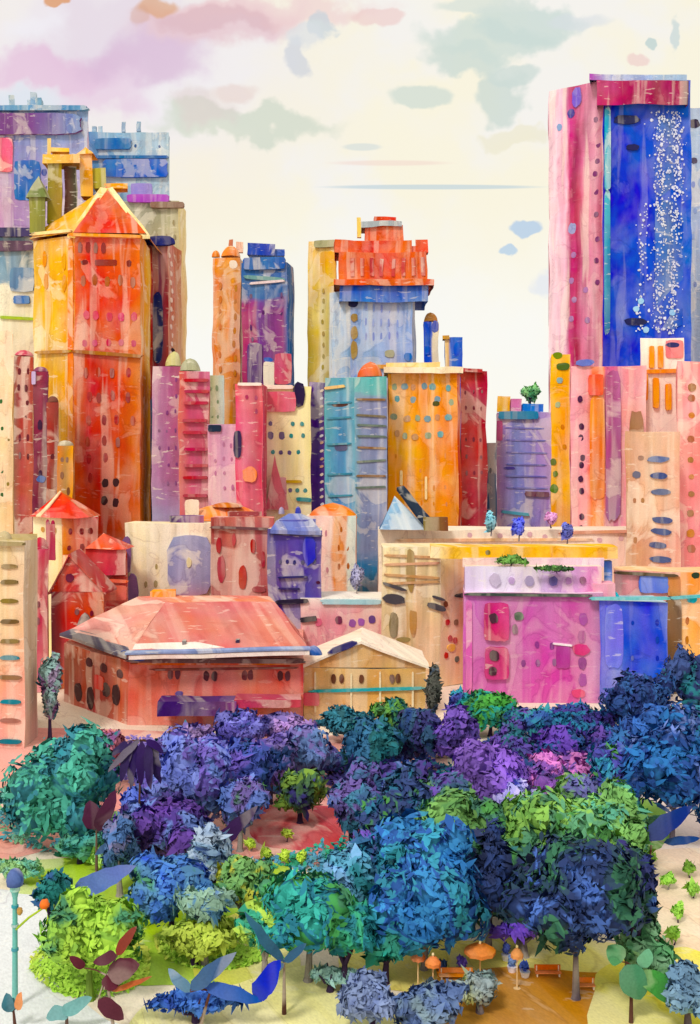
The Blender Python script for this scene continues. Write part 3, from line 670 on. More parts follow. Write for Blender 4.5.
tree(530, 392, 11, 10, ['#5A9A6A', '#7FBA7A', '#3F8A5A'], 'small green tree on the roof of the lilac tower', 'roof_tree', D=336, base=zat(404, 333), n=500, leaf=.5, lobes=6, group='roof terrace trees')

# --- yellow slim, pink strip cluster under the great tower
b = B('yellow_tower', 'slim golden tower with green and blue dot windows', 'tower', at=(561, 300))
b.body([(551, 300), (570, 300)], 354, (W([(0, '#F3C23A'), (.6, '#F0B04A'), (1, '#F3BE50')], v=[(0, '#F0A860', .5), (.4, '#F2C44A', .1), (1, '#F5C83A', .2)], fleck=.1),), depth=12)
for x, y, w, h, c in ((557, 355, 9, 7, '#6A8A20'), (562, 366, 14, 7, '#4A6A2A'), (560, 380, 6, 6, '#8AB8C0'), (558, 405, 5, 6, '#A8C8A0'), (553, 462, 6, 7, '#5A7A20'), (555, 474, 5, 6, '#6A8A2A'), (554, 489, 8, 9, '#5A8A24'), (562, 427, 4, 5, '#D08A34'), (565, 446, 4, 5, '#D08A34')): b.dab(x, y, w, h, c)
b = B('great_tower', 'tallest tower, cobalt glass face with magenta crown and rose flank', 'tower', at=(630, 340))
ROSE = W([(0, '#F8DCE6'), (.32, '#F4C0D6'), (.4, '#C03070'), (.52, '#B83A68'), (.62, '#D07898'), (.85, '#D898AC'), (1, '#B85878')], v=[(0, '#C03A50', .3), (.3, '#D04058', .2), (.5, '#D888A8', .0), (1, '#C880C0', .15)], streak=.4, fleck=.05, bloom=.1)
BLU = W([(0, '#3A34B8'), (.15, '#2A3CC8'), (.5, '#2B48D0'), (.62, '#3C5CC8'), (1, '#3E6ACC')], v=[(0, '#2432B0', .5), (.5, '#2A44CC', .1), (1, '#2E50C8', .3)], fleck=.0, bloom=.04, streak=.1)
b.body([(549, 353), (603, 342), (691, 342)], 80, (ROSE, BLU), depth=18, roof='#D080B0')
b.block(597, 689, 80, 105, 339, W([(0, '#B83070'), (.5, '#A82A5A'), (.9, '#9C2A54'), (1, '#3A1840')], bloom=.08), 'magenta_crown', depth=24, roof='#B8508A')
b.block(590, 687, 74, 80, 340, W([(0, '#B04AC0'), (.2, '#A8B0DC'), (1, '#9AB8D8')]), 'roof_parapet', depth=22)
b.bay(604, 610, 108, 190, W([(0, '#3FB4CC'), (1, '#48A8CC')]), 'teal_strip', fi=1, depth=.8); b.bay(604, 610, 190, 335, W([(0, '#58A8C4'), (1, '#3A6A9A')], v=[(0, '#3A6A98', .8), (.5, '#4A98B8', .3), (1, '#4AC0D0', .8)]), 'teal_strip', fi=1, depth=.5)
b.dab(578, 97, 9, 20, '#8A6AD0', 'violet_window', fi=0, depth=.6); b.dab(572, 113, 7, 9, '#5A4A9A', 'window', fi=0); b.dab(560, 128, 5, 7, '#8AA8D0', 'window', fi=0); b.dab(572, 229, 8, 11, '#9AA0D0', 'window', fi=0)
for x, y in ((596, 120), (598, 144), (597, 161), (595, 174), (597, 192), (597, 215), (598, 239), (596, 260), (597, 283)): b.dab(x, y, 4.5, 5.5, '#7A3A70', fi=0)
for x, y in ((573, 255), (571, 280), (575, 300), (572, 318), (586, 290), (588, 320)): b.dab(x, y, 5, 6, '#A87AB0', fi=0)
for x, y, w, h in ((627, 121, 26, 9), (633, 148, 13, 6), (636, 322, 22, 7), (650, 99, 26, 6)): b.dab(x, y, w, h, '#262A58', 'dark_window', fi=1, depth=.5)
SP = W('#D8DCF0', fleck=0, bloom=0)
cnt = 0
for i in range(400):
    if cnt >= 92: break
    y = random.uniform(118, 330); t = (y-118)/212
    band = random.choice([(661, 4), (675, 3), (664, 5), (645, 3)] if y > 185 else [(661, 4), (678, 2)])
    if band[0] == 645 and t < .5 and random.random() < .8: continue
    b.dab(random.gauss(*band)-(t*3), y, random.uniform(1.6, 3), random.uniform(1.6, 4), SP, 'pale_window', fi=1, depth=.25, jit=.25); cnt += 1  # pale colour makes these panes look lit; none emits
for x, y in ((637, 310), (642, 302), (672, 312), (646, 330)): b.dab(x, y, 6, 6, '#9AC8F0', 'pale_window', fi=1, depth=.3)
b.bay(655, 683, 118, 330, W([(0, '#4A6AC8'), (.5, '#5A78B8'), (1, '#3A60C8')], fleck=.3, streak=.1, bloom=.02), 'glazed_strip', fi=1, depth=.15)
b.specks()
b = B('office_tower', 'blue grey tower behind the great tower at the right edge', at=(700, 400))
b.body([(660, 400), (740, 400)], 108, (W([(0, '#9AB0D8'), (1, '#B8C4DC')], v=[(0, '#B0C0E0', .5), (1, '#A8B8C8', .5)]),), depth=12); b.dab(694, 123, 14, 9, '#2A2040', 'dark_window'); b.dab(694, 161, 7, 6, '#2A2050', 'dark_window')
b.rows([694], [185, 210, 235, 260, 285], 4, 8, '#8A9CC8')

b = B('striped_block', 'block of pink, orange, violet and brown vertical bays below the great tower', at=(605, 285))
b.body([(571, 287), (646, 285)], 366, (W([(0, '#F0A8BC'), (.22, '#F0B0B8'), (.28, '#EE8A50'), (.44, '#EFA060'), (.48, '#B8588A'), (.64, '#C87098'), (.7, '#F0A0A8'), (.85, '#EEA8B0'), (1, '#F4C8C8')], v=[(0, '#F0B8B8', .6), (.3, '#E8A080', .1), (1, '#E85060', .25)], bloom=.12),), depth=16, roof='#E88A9A')
for x, y in ((580, 398), (582, 427), (581, 438), (582, 458), (581, 465), (581, 479), (582, 491), (582, 516), (581, 528)): b.dab(x, y, 5, 6.5, '#4A2048')
b.dab(584, 363, 18, 7, '#6A7AC8', 'blue_sill', depth=.8)
b.bay(588, 603, 374, 395, '#E8604A', 'orange_bay', depth=.7); b.bay(589, 604, 397, 500, W([(0, '#EE9A50'), (1, '#E89A5A')]), 'orange_bay', depth=.5); b.bay(606, 621, 372, 520, W([(0, '#B8568C'), (1, '#A86498')], v=[(0, '#8A6898', .7), (1, '#B85088', .2)]), 'violet_bay', depth=.6)
b.bay(628, 643, 412, 560, W([(0, '#A87A54'), (1, '#B88A64')], v=[(0, '#D8A890', .6), (1, '#9A6A48', .4)]), 'brown_bay', depth=.8, sq=5)
b.rows([596, 613], [415, 435, 455, 475, 493], 3, 7, '#9A4A5A')
b = B('arcade_block', 'white block with orange column strokes at upper right', at=(660, 290))
b.body([(640, 290), (684, 290)], 338, (W([(0, '#F6EDE0'), (1, '#F3E0D4')], v=[(0, '#EFC0B0', .7), (.7, '#F4D8D0', .3), (1, '#F8F0E6', .5)]),), depth=14, roof='#F3E6DA')
for x in (650, 659): b.bay(x-2.5, x+2.5, 346, 368, '#F0A040', 'column', depth=.8)
for x, y0, y1 in ((644, 374, 400), (655, 378, 408), (668, 384, 410)): b.bay(x-3, x+3, y0, y1, '#F09A38', 'column', depth=.8)
b.strip(628, 372, 700, 370, 4, '#EE8E36', 'orange_ledge', depth=1); b.bay(665, 683, 340, 358, '#E88A90', 'pink_panel', depth=.4); b.dab(672, 345, 14, 5, '#3A3A70', 'dark_window', depth=.6)
b = B('pink_tower', 'salmon pink tower with ochre dot windows at the right edge', 'tower', at=(695, 272))
b.body([(677, 272), (740, 272)], 362, (W([(0, '#F0A0A0'), (.4, '#E88A90'), (1, '#EC9094')], v=[(0, '#E88890', .4), (.6, '#E88A8A', .1), (1, '#F0A0A8', .4)]),), depth=14, roof='#F0A8A8')
for y, w in ((388, 8), (398, 7), (415, 6), (439, 7), (460, 6), (477, 5), (494, 6), (512, 7), (533, 8), (549, 8)): b.dab(691, y, w, w, random.choice(['#C8824A', '#B06A50', '#A8744A']), 'round_window')
b = B('tan_block', 'tan block with a ladder of slanting blue dash windows', at=(658, 262))
b.body([(626, 263), (680, 262)], 432, (W([(0, '#C4946A'), (.3, '#D8AC88'), (.55, '#E8C0A4'), (1, '#E8A898')], v=[(0, '#ECC0B0', .5), (.5, '#D8A080', .2), (1, '#D8B498', .5)], bloom=.35),), depth=12, roof='#E0C0A0')
for y, w in ((459, 22), (476, 17), (492, 19), (519, 20), (531, 20), (545, 17), (560, 21)): b.dab(661+random.uniform(-4, 4), y, w, 6.5, random.choice(['#4A5A8C', '#55608C', '#5A6EA0']), 'dash_window', rot=random.choice([0, -.12, -.08]), depth=.35)
b.dab(636, 475, 8, 7, '#6A6A80', 'window'); b.dab(642, 458, 6, 5, '#A08070', 'window')
b.rows([634, 643], [500, 520, 540], 4, 8, '#B0805A')

# ================================================================== MID DISTANCE
def gable(b, x0, x1, pyb, xa, pya, D, depth, mw, mr, over=.8, part='gable_wall'):
    z0 = zat(pyb, D); a = P(x0, pyb, D); c = P(x1, pyb, D); t = P(xa, pya, D)
    V = []; k = Vector((0, depth, 0))
    for q in (a, c, t): V += [wob(q), wob(q+k)]
    link(part, V, [[0, 2, 4], [1, 5, 3], [0, 4, 5, 1], [2, 3, 5, 4]], [mat(mw)], b.r)
    for e, s in ((a, -1), (c, 1)):
        d = (e-t).normalized(); e2 = e+d*over; f = Vector((0, -over, .12)); kk = k+Vector((0, over, .12))
        R = []
        Q = [t+f, e2+f, e2+kk, t+kk]
        for i in range(4):
            for j in range(4): R.append(wob(Q[i].lerp(Q[(i+1) % 4], j/4)))
        n = len(R); V = R+[v+Vector((0, 0, .45)) for v in R]
        o = link('roof', V, [list(range(n)), list(range(n, 2*n))[::-1]]+[[i, (i+1) % n, n+(i+1) % n, n+i] for i in range(n)], [mat(mr)], b.r)

b = B('beige_block', 'beige block with a lavender arched panel right of the orange tower foot', at=(172, 252))
b.body([(126, 252), (215, 252)], 523, (W([(0, '#E8D9A8'), (.3, '#C8BC8C'), (.5, '#EADCB8'), (1, '#E6C8B4')], v=[(0, '#D8C070', .6), (.3, '#E6D8B0', .3), (1, '#F4E8D0', .6)], streak=.5),), depth=10, roof='#F0DDB8')
b.bay(168, 214, 534, 596, W([(0, '#A4A8D0'), (.5, '#B4A8C8'), (1, '#A8A0C8')], v=[(0, '#C88898', .7), (.3, '#8A8CC0', .3), (1, '#A8B8DC', .5)], bloom=.5), 'arched_panel', depth=.7, sq=4)
b.dab(190, 562, 5, 10, '#E6DCB0', 'small_window', depth=.9); b.dab(127, 556, 11, 38, '#7A5A88', 'oval_window', depth=.7)
b.dab(132, 592, 11, 36, '#84649A', 'oval_window', depth=1.1) ; b.rows([146, 156], [548, 566, 584], 4, 9, '#A89868')
b.block(170, 204, 515, 523.5, 256, W([(0, '#3A2A54'), (.5, '#7A4A88'), (1, '#A05A80')]), 'roof_box', depth=4)
b = B('domed_hall', 'low hall with a shallow orange dome behind the salmon block', 'hall', at=(226, 264))
b.body([(186, 264), (263, 264)], 518, (W([(0, '#F0C8A8'), (1, '#E8B0A0')]),), depth=10); b.dome(226, 519, 504, 74, 270, W('#EE8636', fleck=.1, bloom=.15), power=.6)
b.dome(228, 507, 503, 30, 266, '#C86A34', 'dome_cap'); b.bay(186, 200, 500, 516, '#F3DCC4', 'white_panel'); b.rows([200, 220, 240, 255], [522], 4, 5, '#B86A50')
b = B('apartment_block', 'pale pink and orange striped block under an orange curved roof', at=(334, 268))
b.body([(306, 268), (356, 268)], 516, (W([(0, '#E8C0C0'), (.25, '#F0C8C4'), (.5, '#F4D4CC'), (.58, '#E8924A'), (.8, '#E0905A'), (.85, '#C8D8D0'), (1, '#D8E0D8')]),), depth=12)
b.dome(333, 518, 503, 48, 274, W('#EC8432', bloom=.15), 'curved_roof', power=.6); b.rows([318, 327], [534, 552, 570], 3, 7, '#C88898'); b.rows([340, 349], [530, 548, 566], 3, 7, '#B8683A')
b = B('salmon_block', 'salmon block with dark red left bay and broken window strokes', at=(243, 240))
b.body([(211, 241), (274, 240)], 518, (W([(0, '#982C3A'), (.22, '#A0343C'), (.28, '#B8524E'), (.6, '#C46860'), (1, '#A84444')], v=[(0, '#B03A48', .5), (.1, '#C87070', .1), (1, '#B85A54', .4)]),), depth=10, roof='#D87A6A')
b.strip(211, 528, 274, 530, 2.6, '#6A4448', 'cornice', depth=.9)
for x, y, w, h in ((222, 568, 8, 26), (243, 577, 8, 24), (253, 547, 5, 14), (234, 540, 4, 12), (259, 590, 14, 6), (263, 560, 4, 16), (219, 545, 5, 16)): b.dab(x, y, w, h, random.choice(['#B03C44', '#A84A50', '#BC4A4A']), depth=.3)
b.block(228, 262, 512, 518.5, 245, '#9A4A4A', 'roof_box', depth=5)
b = B('violet_block', 'blue violet block with curved mansard top and thin dark floor lines', at=(296, 233))
b.body([(268, 234), (321, 233)], 530, (W([(0, '#4E3088'), (.4, '#62409C'), (.75, '#4A3AA0'), (1, '#5E3E94')], v=[(0, '#A878B8', .6), (.3, '#6A50B0', .1), (1, '#5060B8', .3)], streak=.2),), depth=10)
b.poly([(271, 531, 232.5), (320, 531, 232.5), (311, 519, 236), (299, 514, 239), (288, 514, 239), (276, 521, 236)], '#6A74B8', 'mansard_roof', th=.8)
b.block(279, 315, 520, 531, 236, '#6468B0', 'attic', depth=5); b.dab(309, 550, 13, 30, '#3E44C0', 'blue_panel', depth=.3)
for x in (281, 288, 295, 303, 310, 315): b.dab(x, 562+random.uniform(-1, 1), 3, 4.5, '#30286A')
b.strip(279, 577, 308, 576, 1.8, '#38306A', 'floor_line'); b.strip(279, 588, 300, 588, 1.8, '#38306A', 'floor_line'); b.strip(276, 602, 308, 600, 4.5, '#2A2038', 'dark_ledge', depth=.9); b.strip(270, 534, 322, 536, 2, '#4A4468', 'cornice'); b.dab(318, 582, 4, 3, '#4A1838'); b.strip(300, 619, 316, 617, 5, '#241C30', 'dark_ledge', depth=.9)
for x, c in ((281, '#2420A0'), (297, '#2A2AA8')): b.dome(x, 514, 507, 6, 240, c, 'roof_ball', power=.5)

# --- left cream tower with dashes
b = B('cream_tower', 'near cream to pink tower with brown and teal dash windows at left edge', 'tower', at=(10, 180))
b.body([(-60, 180), (24, 178), (37, 186)], 541, (W([(0, '#F0D8A8'), (.6, '#E6D0A0'), (1, '#E8C0A4')], v=[(0, '#F0A8A8', .8), (.35, '#E89888', .7), (.7, '#E6D0A0', .2), (1, '#DCCB90', .6)]), W([(0, '#D8C4A0'), (1, '#C8B49C')], v=[(0, '#D8B0A8', .7), (1, '#D8CCA0', .4)])), depth=12, roof='#B8A068')
for y, w, c in ((567, 20, '#8A7044'), (582, 20, '#7A6438'), (601, 20, '#86703C'), (621, 20, '#6A5430'), (641, 21, '#8A7448'), (658, 21, '#2A7A90'), (677, 26, '#8A6A48'), (701, 23, '#2A8494'), (720, 22, '#A0685C'), (741, 27, '#247888')):
    b.dab(10, y, w-3, 4.6, c, 'dash_window', depth=.3, sq=3)
b.strip(-30, 543, 24, 544, 4, '#9A8A5A', 'cornice', depth=1); b.dome(4, 541, 530, 16, 184, '#A8935A', 'roof_tank')
# --- old red houses
b = B('gabled_house', 'cream house with bright red pyramid roof at the foot of the orange tower', 'house', at=(62, 250))
b.body([(33, 250), (62, 250), (98, 254)], 517, (W([(0, '#F3E8C0'), (1, '#F0DCA0')]), W([(0, '#F0B040'), (.5, '#D8503A'), (1, '#C8404A')], v=[(0, '#E88A3A', .4), (1, '#C83A44', .4)])), depth=10)
b.pyramid([(32, 249), (62, 249), (88, 251)], 517, (60, 490, 256), (W('#D8442E', bloom=.1), W('#DA4A34', bloom=.08, fleck=.05), '#D8602E'), depth=10, over=.6)
b.poly([(36, 516, 248.6), (60, 490, 255), (62, 490, 255), (41, 516, 248.6)], '#F4C89A', 'roof_edge', th=.3)
b.rows([44, 54], [530, 546], 5, 8, '#C89A5A', fi=0); b.rows([70, 82, 92], [530, 546], 5, 7, '#8A3038', fi=1)
b.block(46, 55, 524, 560, 243, '#A83A54', 'chimney', depth=3); b.dome(48, 524, 519, 4, 244, '#A83A54', 'chimney_pot'); b.dome(53, 524, 520, 4, 244, '#A83A54', 'chimney_pot')
b = B('stacked_house', 'crimson box roofed house with orange sides beside the beige block', 'house', at=(104, 240))
b.body([(62, 244), (90, 240), (127, 240)], 556, (W([(0, '#E89A3A'), (1, '#F0B040')]), W([(0, '#D8503A'), (.4, '#D0404A'), (1, '#C8504A')], v=[(0, '#E8A090', .6), (.5, '#D04048', .1), (1, '#D8485A', .3)])), depth=8, roof='#E0683A')
b.block(86, 126, 549, 575, 238.5, '#CC3E46', 'crimson_storey', depth=8, roof='#D86A4A'); b.pyramid([(86, 238), (126, 238)], 549, (104, 533, 245), ('#E0573A', '#D8503A'), depth=8, over=.3)
b.strip(92, 579, 127, 581, 3.5, '#F07A50', 'ledge', fi=1, depth=1); b.bay(98, 126, 585, 600, '#E07A6A', 'lower_panel', fi=1, depth=.6); b.rows([96, 106, 116], [561, 591], 5, 6, '#8A2838', fi=1); b.rows([70, 80], [566, 580], 4, 8, '#B8602E', fi=0)
b = B('gabled_house', 'brick red house with steep gable and dark left window', 'house', at=(78, 225))
b.body([(51, 226), (104, 226)], 592, (W([(0, '#7A4A5A'), (.2, '#B84440'), (.6, '#D8503A'), (1, '#E07A44')], v=[(0, '#E8A080', .5), (.5, '#D04A3A', .1), (1, '#A83A48', .3)]),), depth=9)
gable(b, 51, 104, 592, 70, 556, 226, 9, W([(0, '#B83C44'), (1, '#D0503A')]), '#B8484A')
b.rows([64, 78, 92], [598, 612], 5, 8, '#7A2A34'); b.dab(70, 578, 8, 9, '#6A2A40', 'round_window', depth=.3)
b = round_tower('narrow_tower', 'magenta red round topped tower beside brick gable house', 30, 48, 550, 0, 222, W([(0, '#A8485A'), (.5, '#C03C5A'), (1, '#B84A60')], v=[(0, '#D8A0A0', .7), (.5, '#C04860', .2), (1, '#B03050', .3)]), '#B83C58', dome_h=13)
b.rows([39], [562, 582, 604, 622], 5, 10, '#7A2844')
# --- the big pink house
PK = W([(0, '#CC5644'), (.3, '#D8685C'), (.6, '#D86E66'), (1, '#CC5A54')], v=[(0, '#E89C90', .6), (.35, '#E88070', .4), (.7, '#DC6A60', .2), (1, '#E8603A', .6)], bloom=.15, fleck=.1, streak=.13)
BR = W([(0, '#8A4A3C'), (.3, '#A8503C'), (.7, '#B85440'), (1, '#D06858')], v=[(0, '#D87A70', .5), (.3, '#A84040', .3), (.7, '#B85A40', .1), (1, '#E0683A', .4)])
b = B('pink_mansion', 'wide pink mansion with salmon hipped roof above the park trees', 'mansion', at=(200, 195))
b.body([(64, 214), (128, 194), (303, 193)], 662, (BR, PK), depth=26, roof='#E8A090', dref=193)
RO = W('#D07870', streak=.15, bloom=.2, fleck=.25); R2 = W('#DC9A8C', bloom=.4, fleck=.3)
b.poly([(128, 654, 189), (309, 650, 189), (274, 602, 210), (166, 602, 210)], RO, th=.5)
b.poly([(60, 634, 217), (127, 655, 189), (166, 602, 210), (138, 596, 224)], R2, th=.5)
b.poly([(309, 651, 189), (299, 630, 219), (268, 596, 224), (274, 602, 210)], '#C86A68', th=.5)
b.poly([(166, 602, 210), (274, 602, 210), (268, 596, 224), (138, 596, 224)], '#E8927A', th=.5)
b.poly([(128, 655.5, 188.7), (309, 651.5, 188.7), (301, 641, 193), (134, 643, 193)], W('#F3DFD8', bloom=.4), 'roof_skirt', th=.7)
b.poly([(124, 653, 188.5), (310, 649, 188.5), (309, 646.5, 189.6), (126, 650, 189.6)], '#8A9AC4', 'gutter', th=.3)
b.poly([(60, 633, 216.9), (125, 656, 188.4), (137, 645, 193), (72, 628, 218)], '#5A5468', 'gutter', th=.5)
b.bay(128, 303, 657.5, 662, '#7A5A5A', 'cornice', fi=1, depth=1.2); b.strip(150, 670, 298, 667, 2, '#8A4038', 'moulding', fi=1, depth=.4); b.strip(134, 663, 302, 662, 4, '#E8703A', 'orange_band', fi=1, depth=.5)
for x in (171, 178, 206, 214, 245, 251, 280, 287): b.dab(x, 676+random.uniform(-.8, .8), 5.5, 10, random.choice(['#6A3A44', '#7A3C44', '#5A3038']), fi=1)
for x, y in ((77, 657), (90, 662), (104, 668), (119, 673)): b.dab(x, y, 6, 9, '#5A2A2E', fi=0)
for x, y, h in ((78, 692, 18), (90, 698, 22), (106, 690, 14), (116, 694, 20)): b.dab(x, y, 7, h, '#4A2A2C', fi=0)
b.bay(95, 104, 676, 690, '#E0503A', 'red_panel', fi=0, depth=.2); b.dab(134, 652+2, 26, 8, '#2A50A8', 'blue_awning', fi=1, depth=2.2, rot=-.25)
b.block(158, 236, 702, 716, 187, W([(0, '#3A1A6A'), (.6, '#5A2A7A'), (1, '#8A4A8A')], bloom=.1), 'canopy', depth=5); b.block(234, 300, 700, 708, 187.5, W([(0, '#B83A60'), (1, '#C84A54')]), 'canopy', depth=5)
b.dab(180, 694, 8, 5, '#6A4A9A', 'small_window', fi=1); b.rows([195, 215, 240, 262, 284], [711], 5, 7, '#6A2A3A', fi=1)
b.block(236, 240, 640, 648, 192, '#3A3050', 'chimney', depth=1.5); b.block(182, 186, 641, 648, 192, '#3A3050', 'chimney', depth=1.5); b.block(150, 176, 592, 600, 222, '#F0A040', 'roof_box', depth=4)
b.dome(86, 632, 612, 18, 224, '#6A4A54', 'roof_ball', power=.6)
# --- tan gable house
b = B('gabled_house', 'tan house with white edged gable and teal moulding beside the pink mansion', 'house', at=(362, 198))
TAN = W([(0, '#E0BC80'), (.4, '#D8A868'), (.8, '#DCB070'), (1, '#D0A060')], v=[(0, '#E6C8A0', .6), (.4, '#D8A868', .1), (1, '#E0B060', .3)], bloom=.15)
b.body([(304, 198), (425, 198)], 668, (TAN,), depth=16)
gable(b, 304, 425, 668, 362, 643, 198, 16, TAN, W('#F3E2D0', bloom=.3), over=.7)
for x in (334, 342, 362, 392, 398): b.dab(x, 678, 5, 9, '#6A4030', depth=.25)
b.strip(312, 690, 425, 687, 3, '#3AA8B0', 'teal_moulding', depth=.6); b.dab(344, 647, 30, 6, '#2E2A70', 'roof_stripe', depth=1.0, rot=.35); b.bay(304, 320, 692, 705, '#E06A80', 'pink_panel')
for x in (316, 352, 380, 412): b.bay(x-1, x+1, 672, 712, '#F0DDB8', 'pilaster', depth=.3)
b.dome(314, 655, 646, 18, 194, '#4060B0', 'corner_dome', power=.6)
# --- pink low block + white terrace
b = B('pink_block', 'low pink block under a white terrace with pale blue rail', at=(345, 232))
b.body([(300, 233), (384, 232)], 598, (W([(0, '#E8A0A8'), (.5, '#E090A0'), (1, '#E8A8A8')], v=[(0, '#E890A0', .2), (.7, '#E090A0', .1), (1, '#F8F0E8', .95)]),), depth=12, roof='#F6F0E8')
b.strip(322, 602, 382, 602, 5, '#A8D0DC', 'rail', depth=.6)
for x, y, c in ((339, 621, '#7A2A54'), (353, 624, '#9A5AA8'), (362, 623, '#A060B0'), (373, 620, '#6A4A88'), (318, 622, '#D86A88')): b.dab(x, y, 7, 8, c)
for x, y, rx, c in ((357, 573, 7, ['#8A8AB0', '#A0A0C0', '#7A80A8']),):
    tree(x, y, rx, 13, c, 'grey lilac egg-shaped tree on the white terrace', 'clipped_tree', D=240, base=zat(597, 240), n=500, leaf=.35, lobes=5, group='roof terrace trees', tw=.15)
# --- cream stroke building
b = B('cream_block', 'cream and tan block with dark slanting awnings left of magenta house', at=(424, 228))
b.body([(382, 229), (440, 228), (467, 232)], 548, (W([(0, '#EAD8AC'), (.35, '#C8B07C'), (.5, '#E8D4A4'), (.6, '#D8B890'), (1, '#F0D8A8')], v=[(0, '#C8A880', .4), (.4, '#D8BC90', .2), (1, '#F3E6C4', .6)], streak=.5), W([(0, '#F0DCA8'), (1, '#F4C0A0')])), depth=10, roof='#F0DDB0')
for y0, y1 in ((556, 558), (565, 563), (575, 578), (584, 581)): b.strip(384, y0, 438, y1, 2.5, random.choice(['#C89A6A', '#A89060', '#D8A888']), 'ledge', depth=.5)
b.dab(410, 570, 9, 44, '#A8905A', 'tall_window', depth=.35)
for x, y, w, h, r in ((394, 586, 30, 5, -.3), (394, 599, 26, 14, -.1), (436, 607, 24, 9, -.3), (438, 598, 16, 4, -.3)): b.dab(x, y, w*.85, h*.7, '#4A464E', 'awning', fi=0, depth=.6, rot=r)
b.dab(394, 625, 9, 26, '#8A7A54', 'oval_window'); b.dab(413, 622, 8, 30, '#B8905A', 'oval_window'); b.dab(404, 640, 14, 5, '#9A8A58', 'oval_window')
for x, y in ((445, 604), (447, 622), (450, 638), (446, 655), (457, 660), (455, 640), (456, 622)): b.dab(x, y, 4, 6, random.choice(['#8A5A3A', '#C83A44', '#6A6A5A', '#E8902E']), fi=1)
b.dab(451, 648, 8, 7, '#F0B43A', fi=1); b.dab(460, 594, 12, 4, '#2A2430', 'awning', fi=1, depth=.8)

# --- cream terrace block, golden parapet, magenta house
b = B('terrace_block', 'long cream roof terrace block under the orange and lilac towers', at=(510, 272))
b.body([(378, 273), (640, 272)], 530, (W([(0, '#F3E6C8'), (.3, '#F3DCC4'), (.6, '#F4E0D4'), (1, '#F0C8C0')], v=[(0, '#F0C8B0', .5), (1, '#F6EEDC', .5)]),), depth=14, roof='#F6EAD8')
b.strip(400, 541, 590, 540, 3, '#F0C49A', 'ledge'); b.strip(560, 533, 640, 531, 3, '#D89A80', 'ledge')
for x, y in ((470, 535), (500, 536), (530, 534), (545, 537), (600, 540), (620, 538)): b.dab(x, y, 5, 5, '#D8B0B8')
b.poly([(388, 486, 285), (400, 484, 285), (431, 520, 282), (420, 526, 282)], '#2A3448', 'slanting_roof', th=.6) if False else None
b.pyramid([(380, 268), (430, 268)], 530, (394, 496, 276), (W([(0, '#7AA8D0'), (1, '#A8C0D8')]), '#5A88B8'), depth=8, part='skylight_roof', over=.1)
b.poly([(396, 488, 272), (403, 486, 272), (432, 518, 267), (424, 522, 267)], '#222E44', 'dark_ridge', th=.8)
b.block(424, 448, 517, 531, 266, W([(0, '#8A7A3A'), (1, '#7A4A34')]), 'olive_box', depth=4)
def egg(x, y, rx, ry, c, label, D, yb): tree(x, y, rx, ry, c, label, 'clipped_tree', D=D, base=zat(yb, D), n=500, leaf=.35, lobes=5, group='roof terrace trees', tw=.18, gap=.5)
egg(491, 521, 7, 12, ['#7AB8C8', '#8AC0D0', '#5A9AB8'], 'pale teal egg-shaped tree, leftmost on the cream terrace', 268, 536)
egg(519, 526, 8, 12, ['#4A58D8', '#6A78E0', '#3A48C8'], 'bright blue egg-shaped tree on the cream terrace below the lilac tower', 266, 541)
egg(567, 532, 7, 11, ['#5060C8', '#7078D0', '#4454B8'], 'blue violet egg-shaped tree on the cream terrace below the golden tower', 266, 545)
egg(551, 517, 6, 8, ['#C890C8', '#D8A0D0', '#B880C0'], 'small pink lilac tree between the two blue egg-shaped trees', 270, 528)
MG = W([(0, '#D070C0'), (.15, '#C868B8'), (.5, '#C85CAC'), (.8, '#CC60A8'), (1, '#D88AC0')], v=[(0, '#D858A8', .3), (.5, '#C86AB8', .1), (.85, '#C060B8', .2), (1, '#B878C8', .3)], bloom=.12, fleck=.1, streak=.12)
b = B('magenta_house', 'magenta house with lilac attic storey and golden roof parapet', 'house', at=(535, 212))
b.body([(463, 213), (604, 212)], 593, (MG,), depth=16, roof='#E8D0E8')
b.faces0 = b.faces
b.block(464, 602, 566, 594, 214, W([(0, '#D8C8EC'), (.3, '#E8E0F4'), (.6, '#D0B0E0'), (.8, '#D8A0D8'), (1, '#E08AB8')], bloom=.3), 'attic_storey', depth=13, roof='#F0D8C8')
b.block(430, 618, 547, 559, 217, W([(0, '#F3DFA8'), (.12, '#F2BE34'), (1, '#F2BC3C')], bloom=.08, fleck=.1), 'golden_parapet', depth=8, roof='#F2C040'); b.block(462, 604, 558, 567, 216.5, W([(0, '#E8D0C8'), (1, '#D8B8D8')]), 'cornice', depth=9)
b.strip(466, 594, 590, 595, 2.6, '#3A4A44', 'cornice', depth=.9); b.bay(484, 509, 603, 641, W('#CC3A78', bloom=.1), 'crimson_bay', depth=.8); b.bay(485, 509, 646, 678, W('#C83E80', bloom=.1), 'crimson_bay', depth=.8)
for x, y, w, h in ((493, 618, 9, 10), (494, 654, 10, 11), (493, 669, 8, 9)): b.dab(x, y, w, h, '#4A2A3A', depth=1.0)
b.dab(519, 617, 9, 9, '#5A6A5A', depth=.3); b.dab(515, 630, 6, 10, '#9A7A8A', depth=.3)
for x, y in ((523, 663), (537, 663), (554, 662), (537, 645), (552, 646)): b.dab(x, y, 4.5, 7, '#8A3A8A')
for x, y in ((584, 619), (582, 637), (582, 663), (583, 680)): b.dab(x, y, 8, 13, random.choice(['#A858A0', '#B05898', '#9A5090']), 'oval_window')
b.dab(581, 650, 17, 11, '#D0407A', 'crimson_panel', depth=.3); b.dab(579, 693, 14, 8, '#D8407A', 'crimson_panel', depth=.3); b.bay(556, 570, 646, 668, '#B04A98', 'deep_magenta_panel', depth=.2)  # last panel is a deeper magenta than the wall
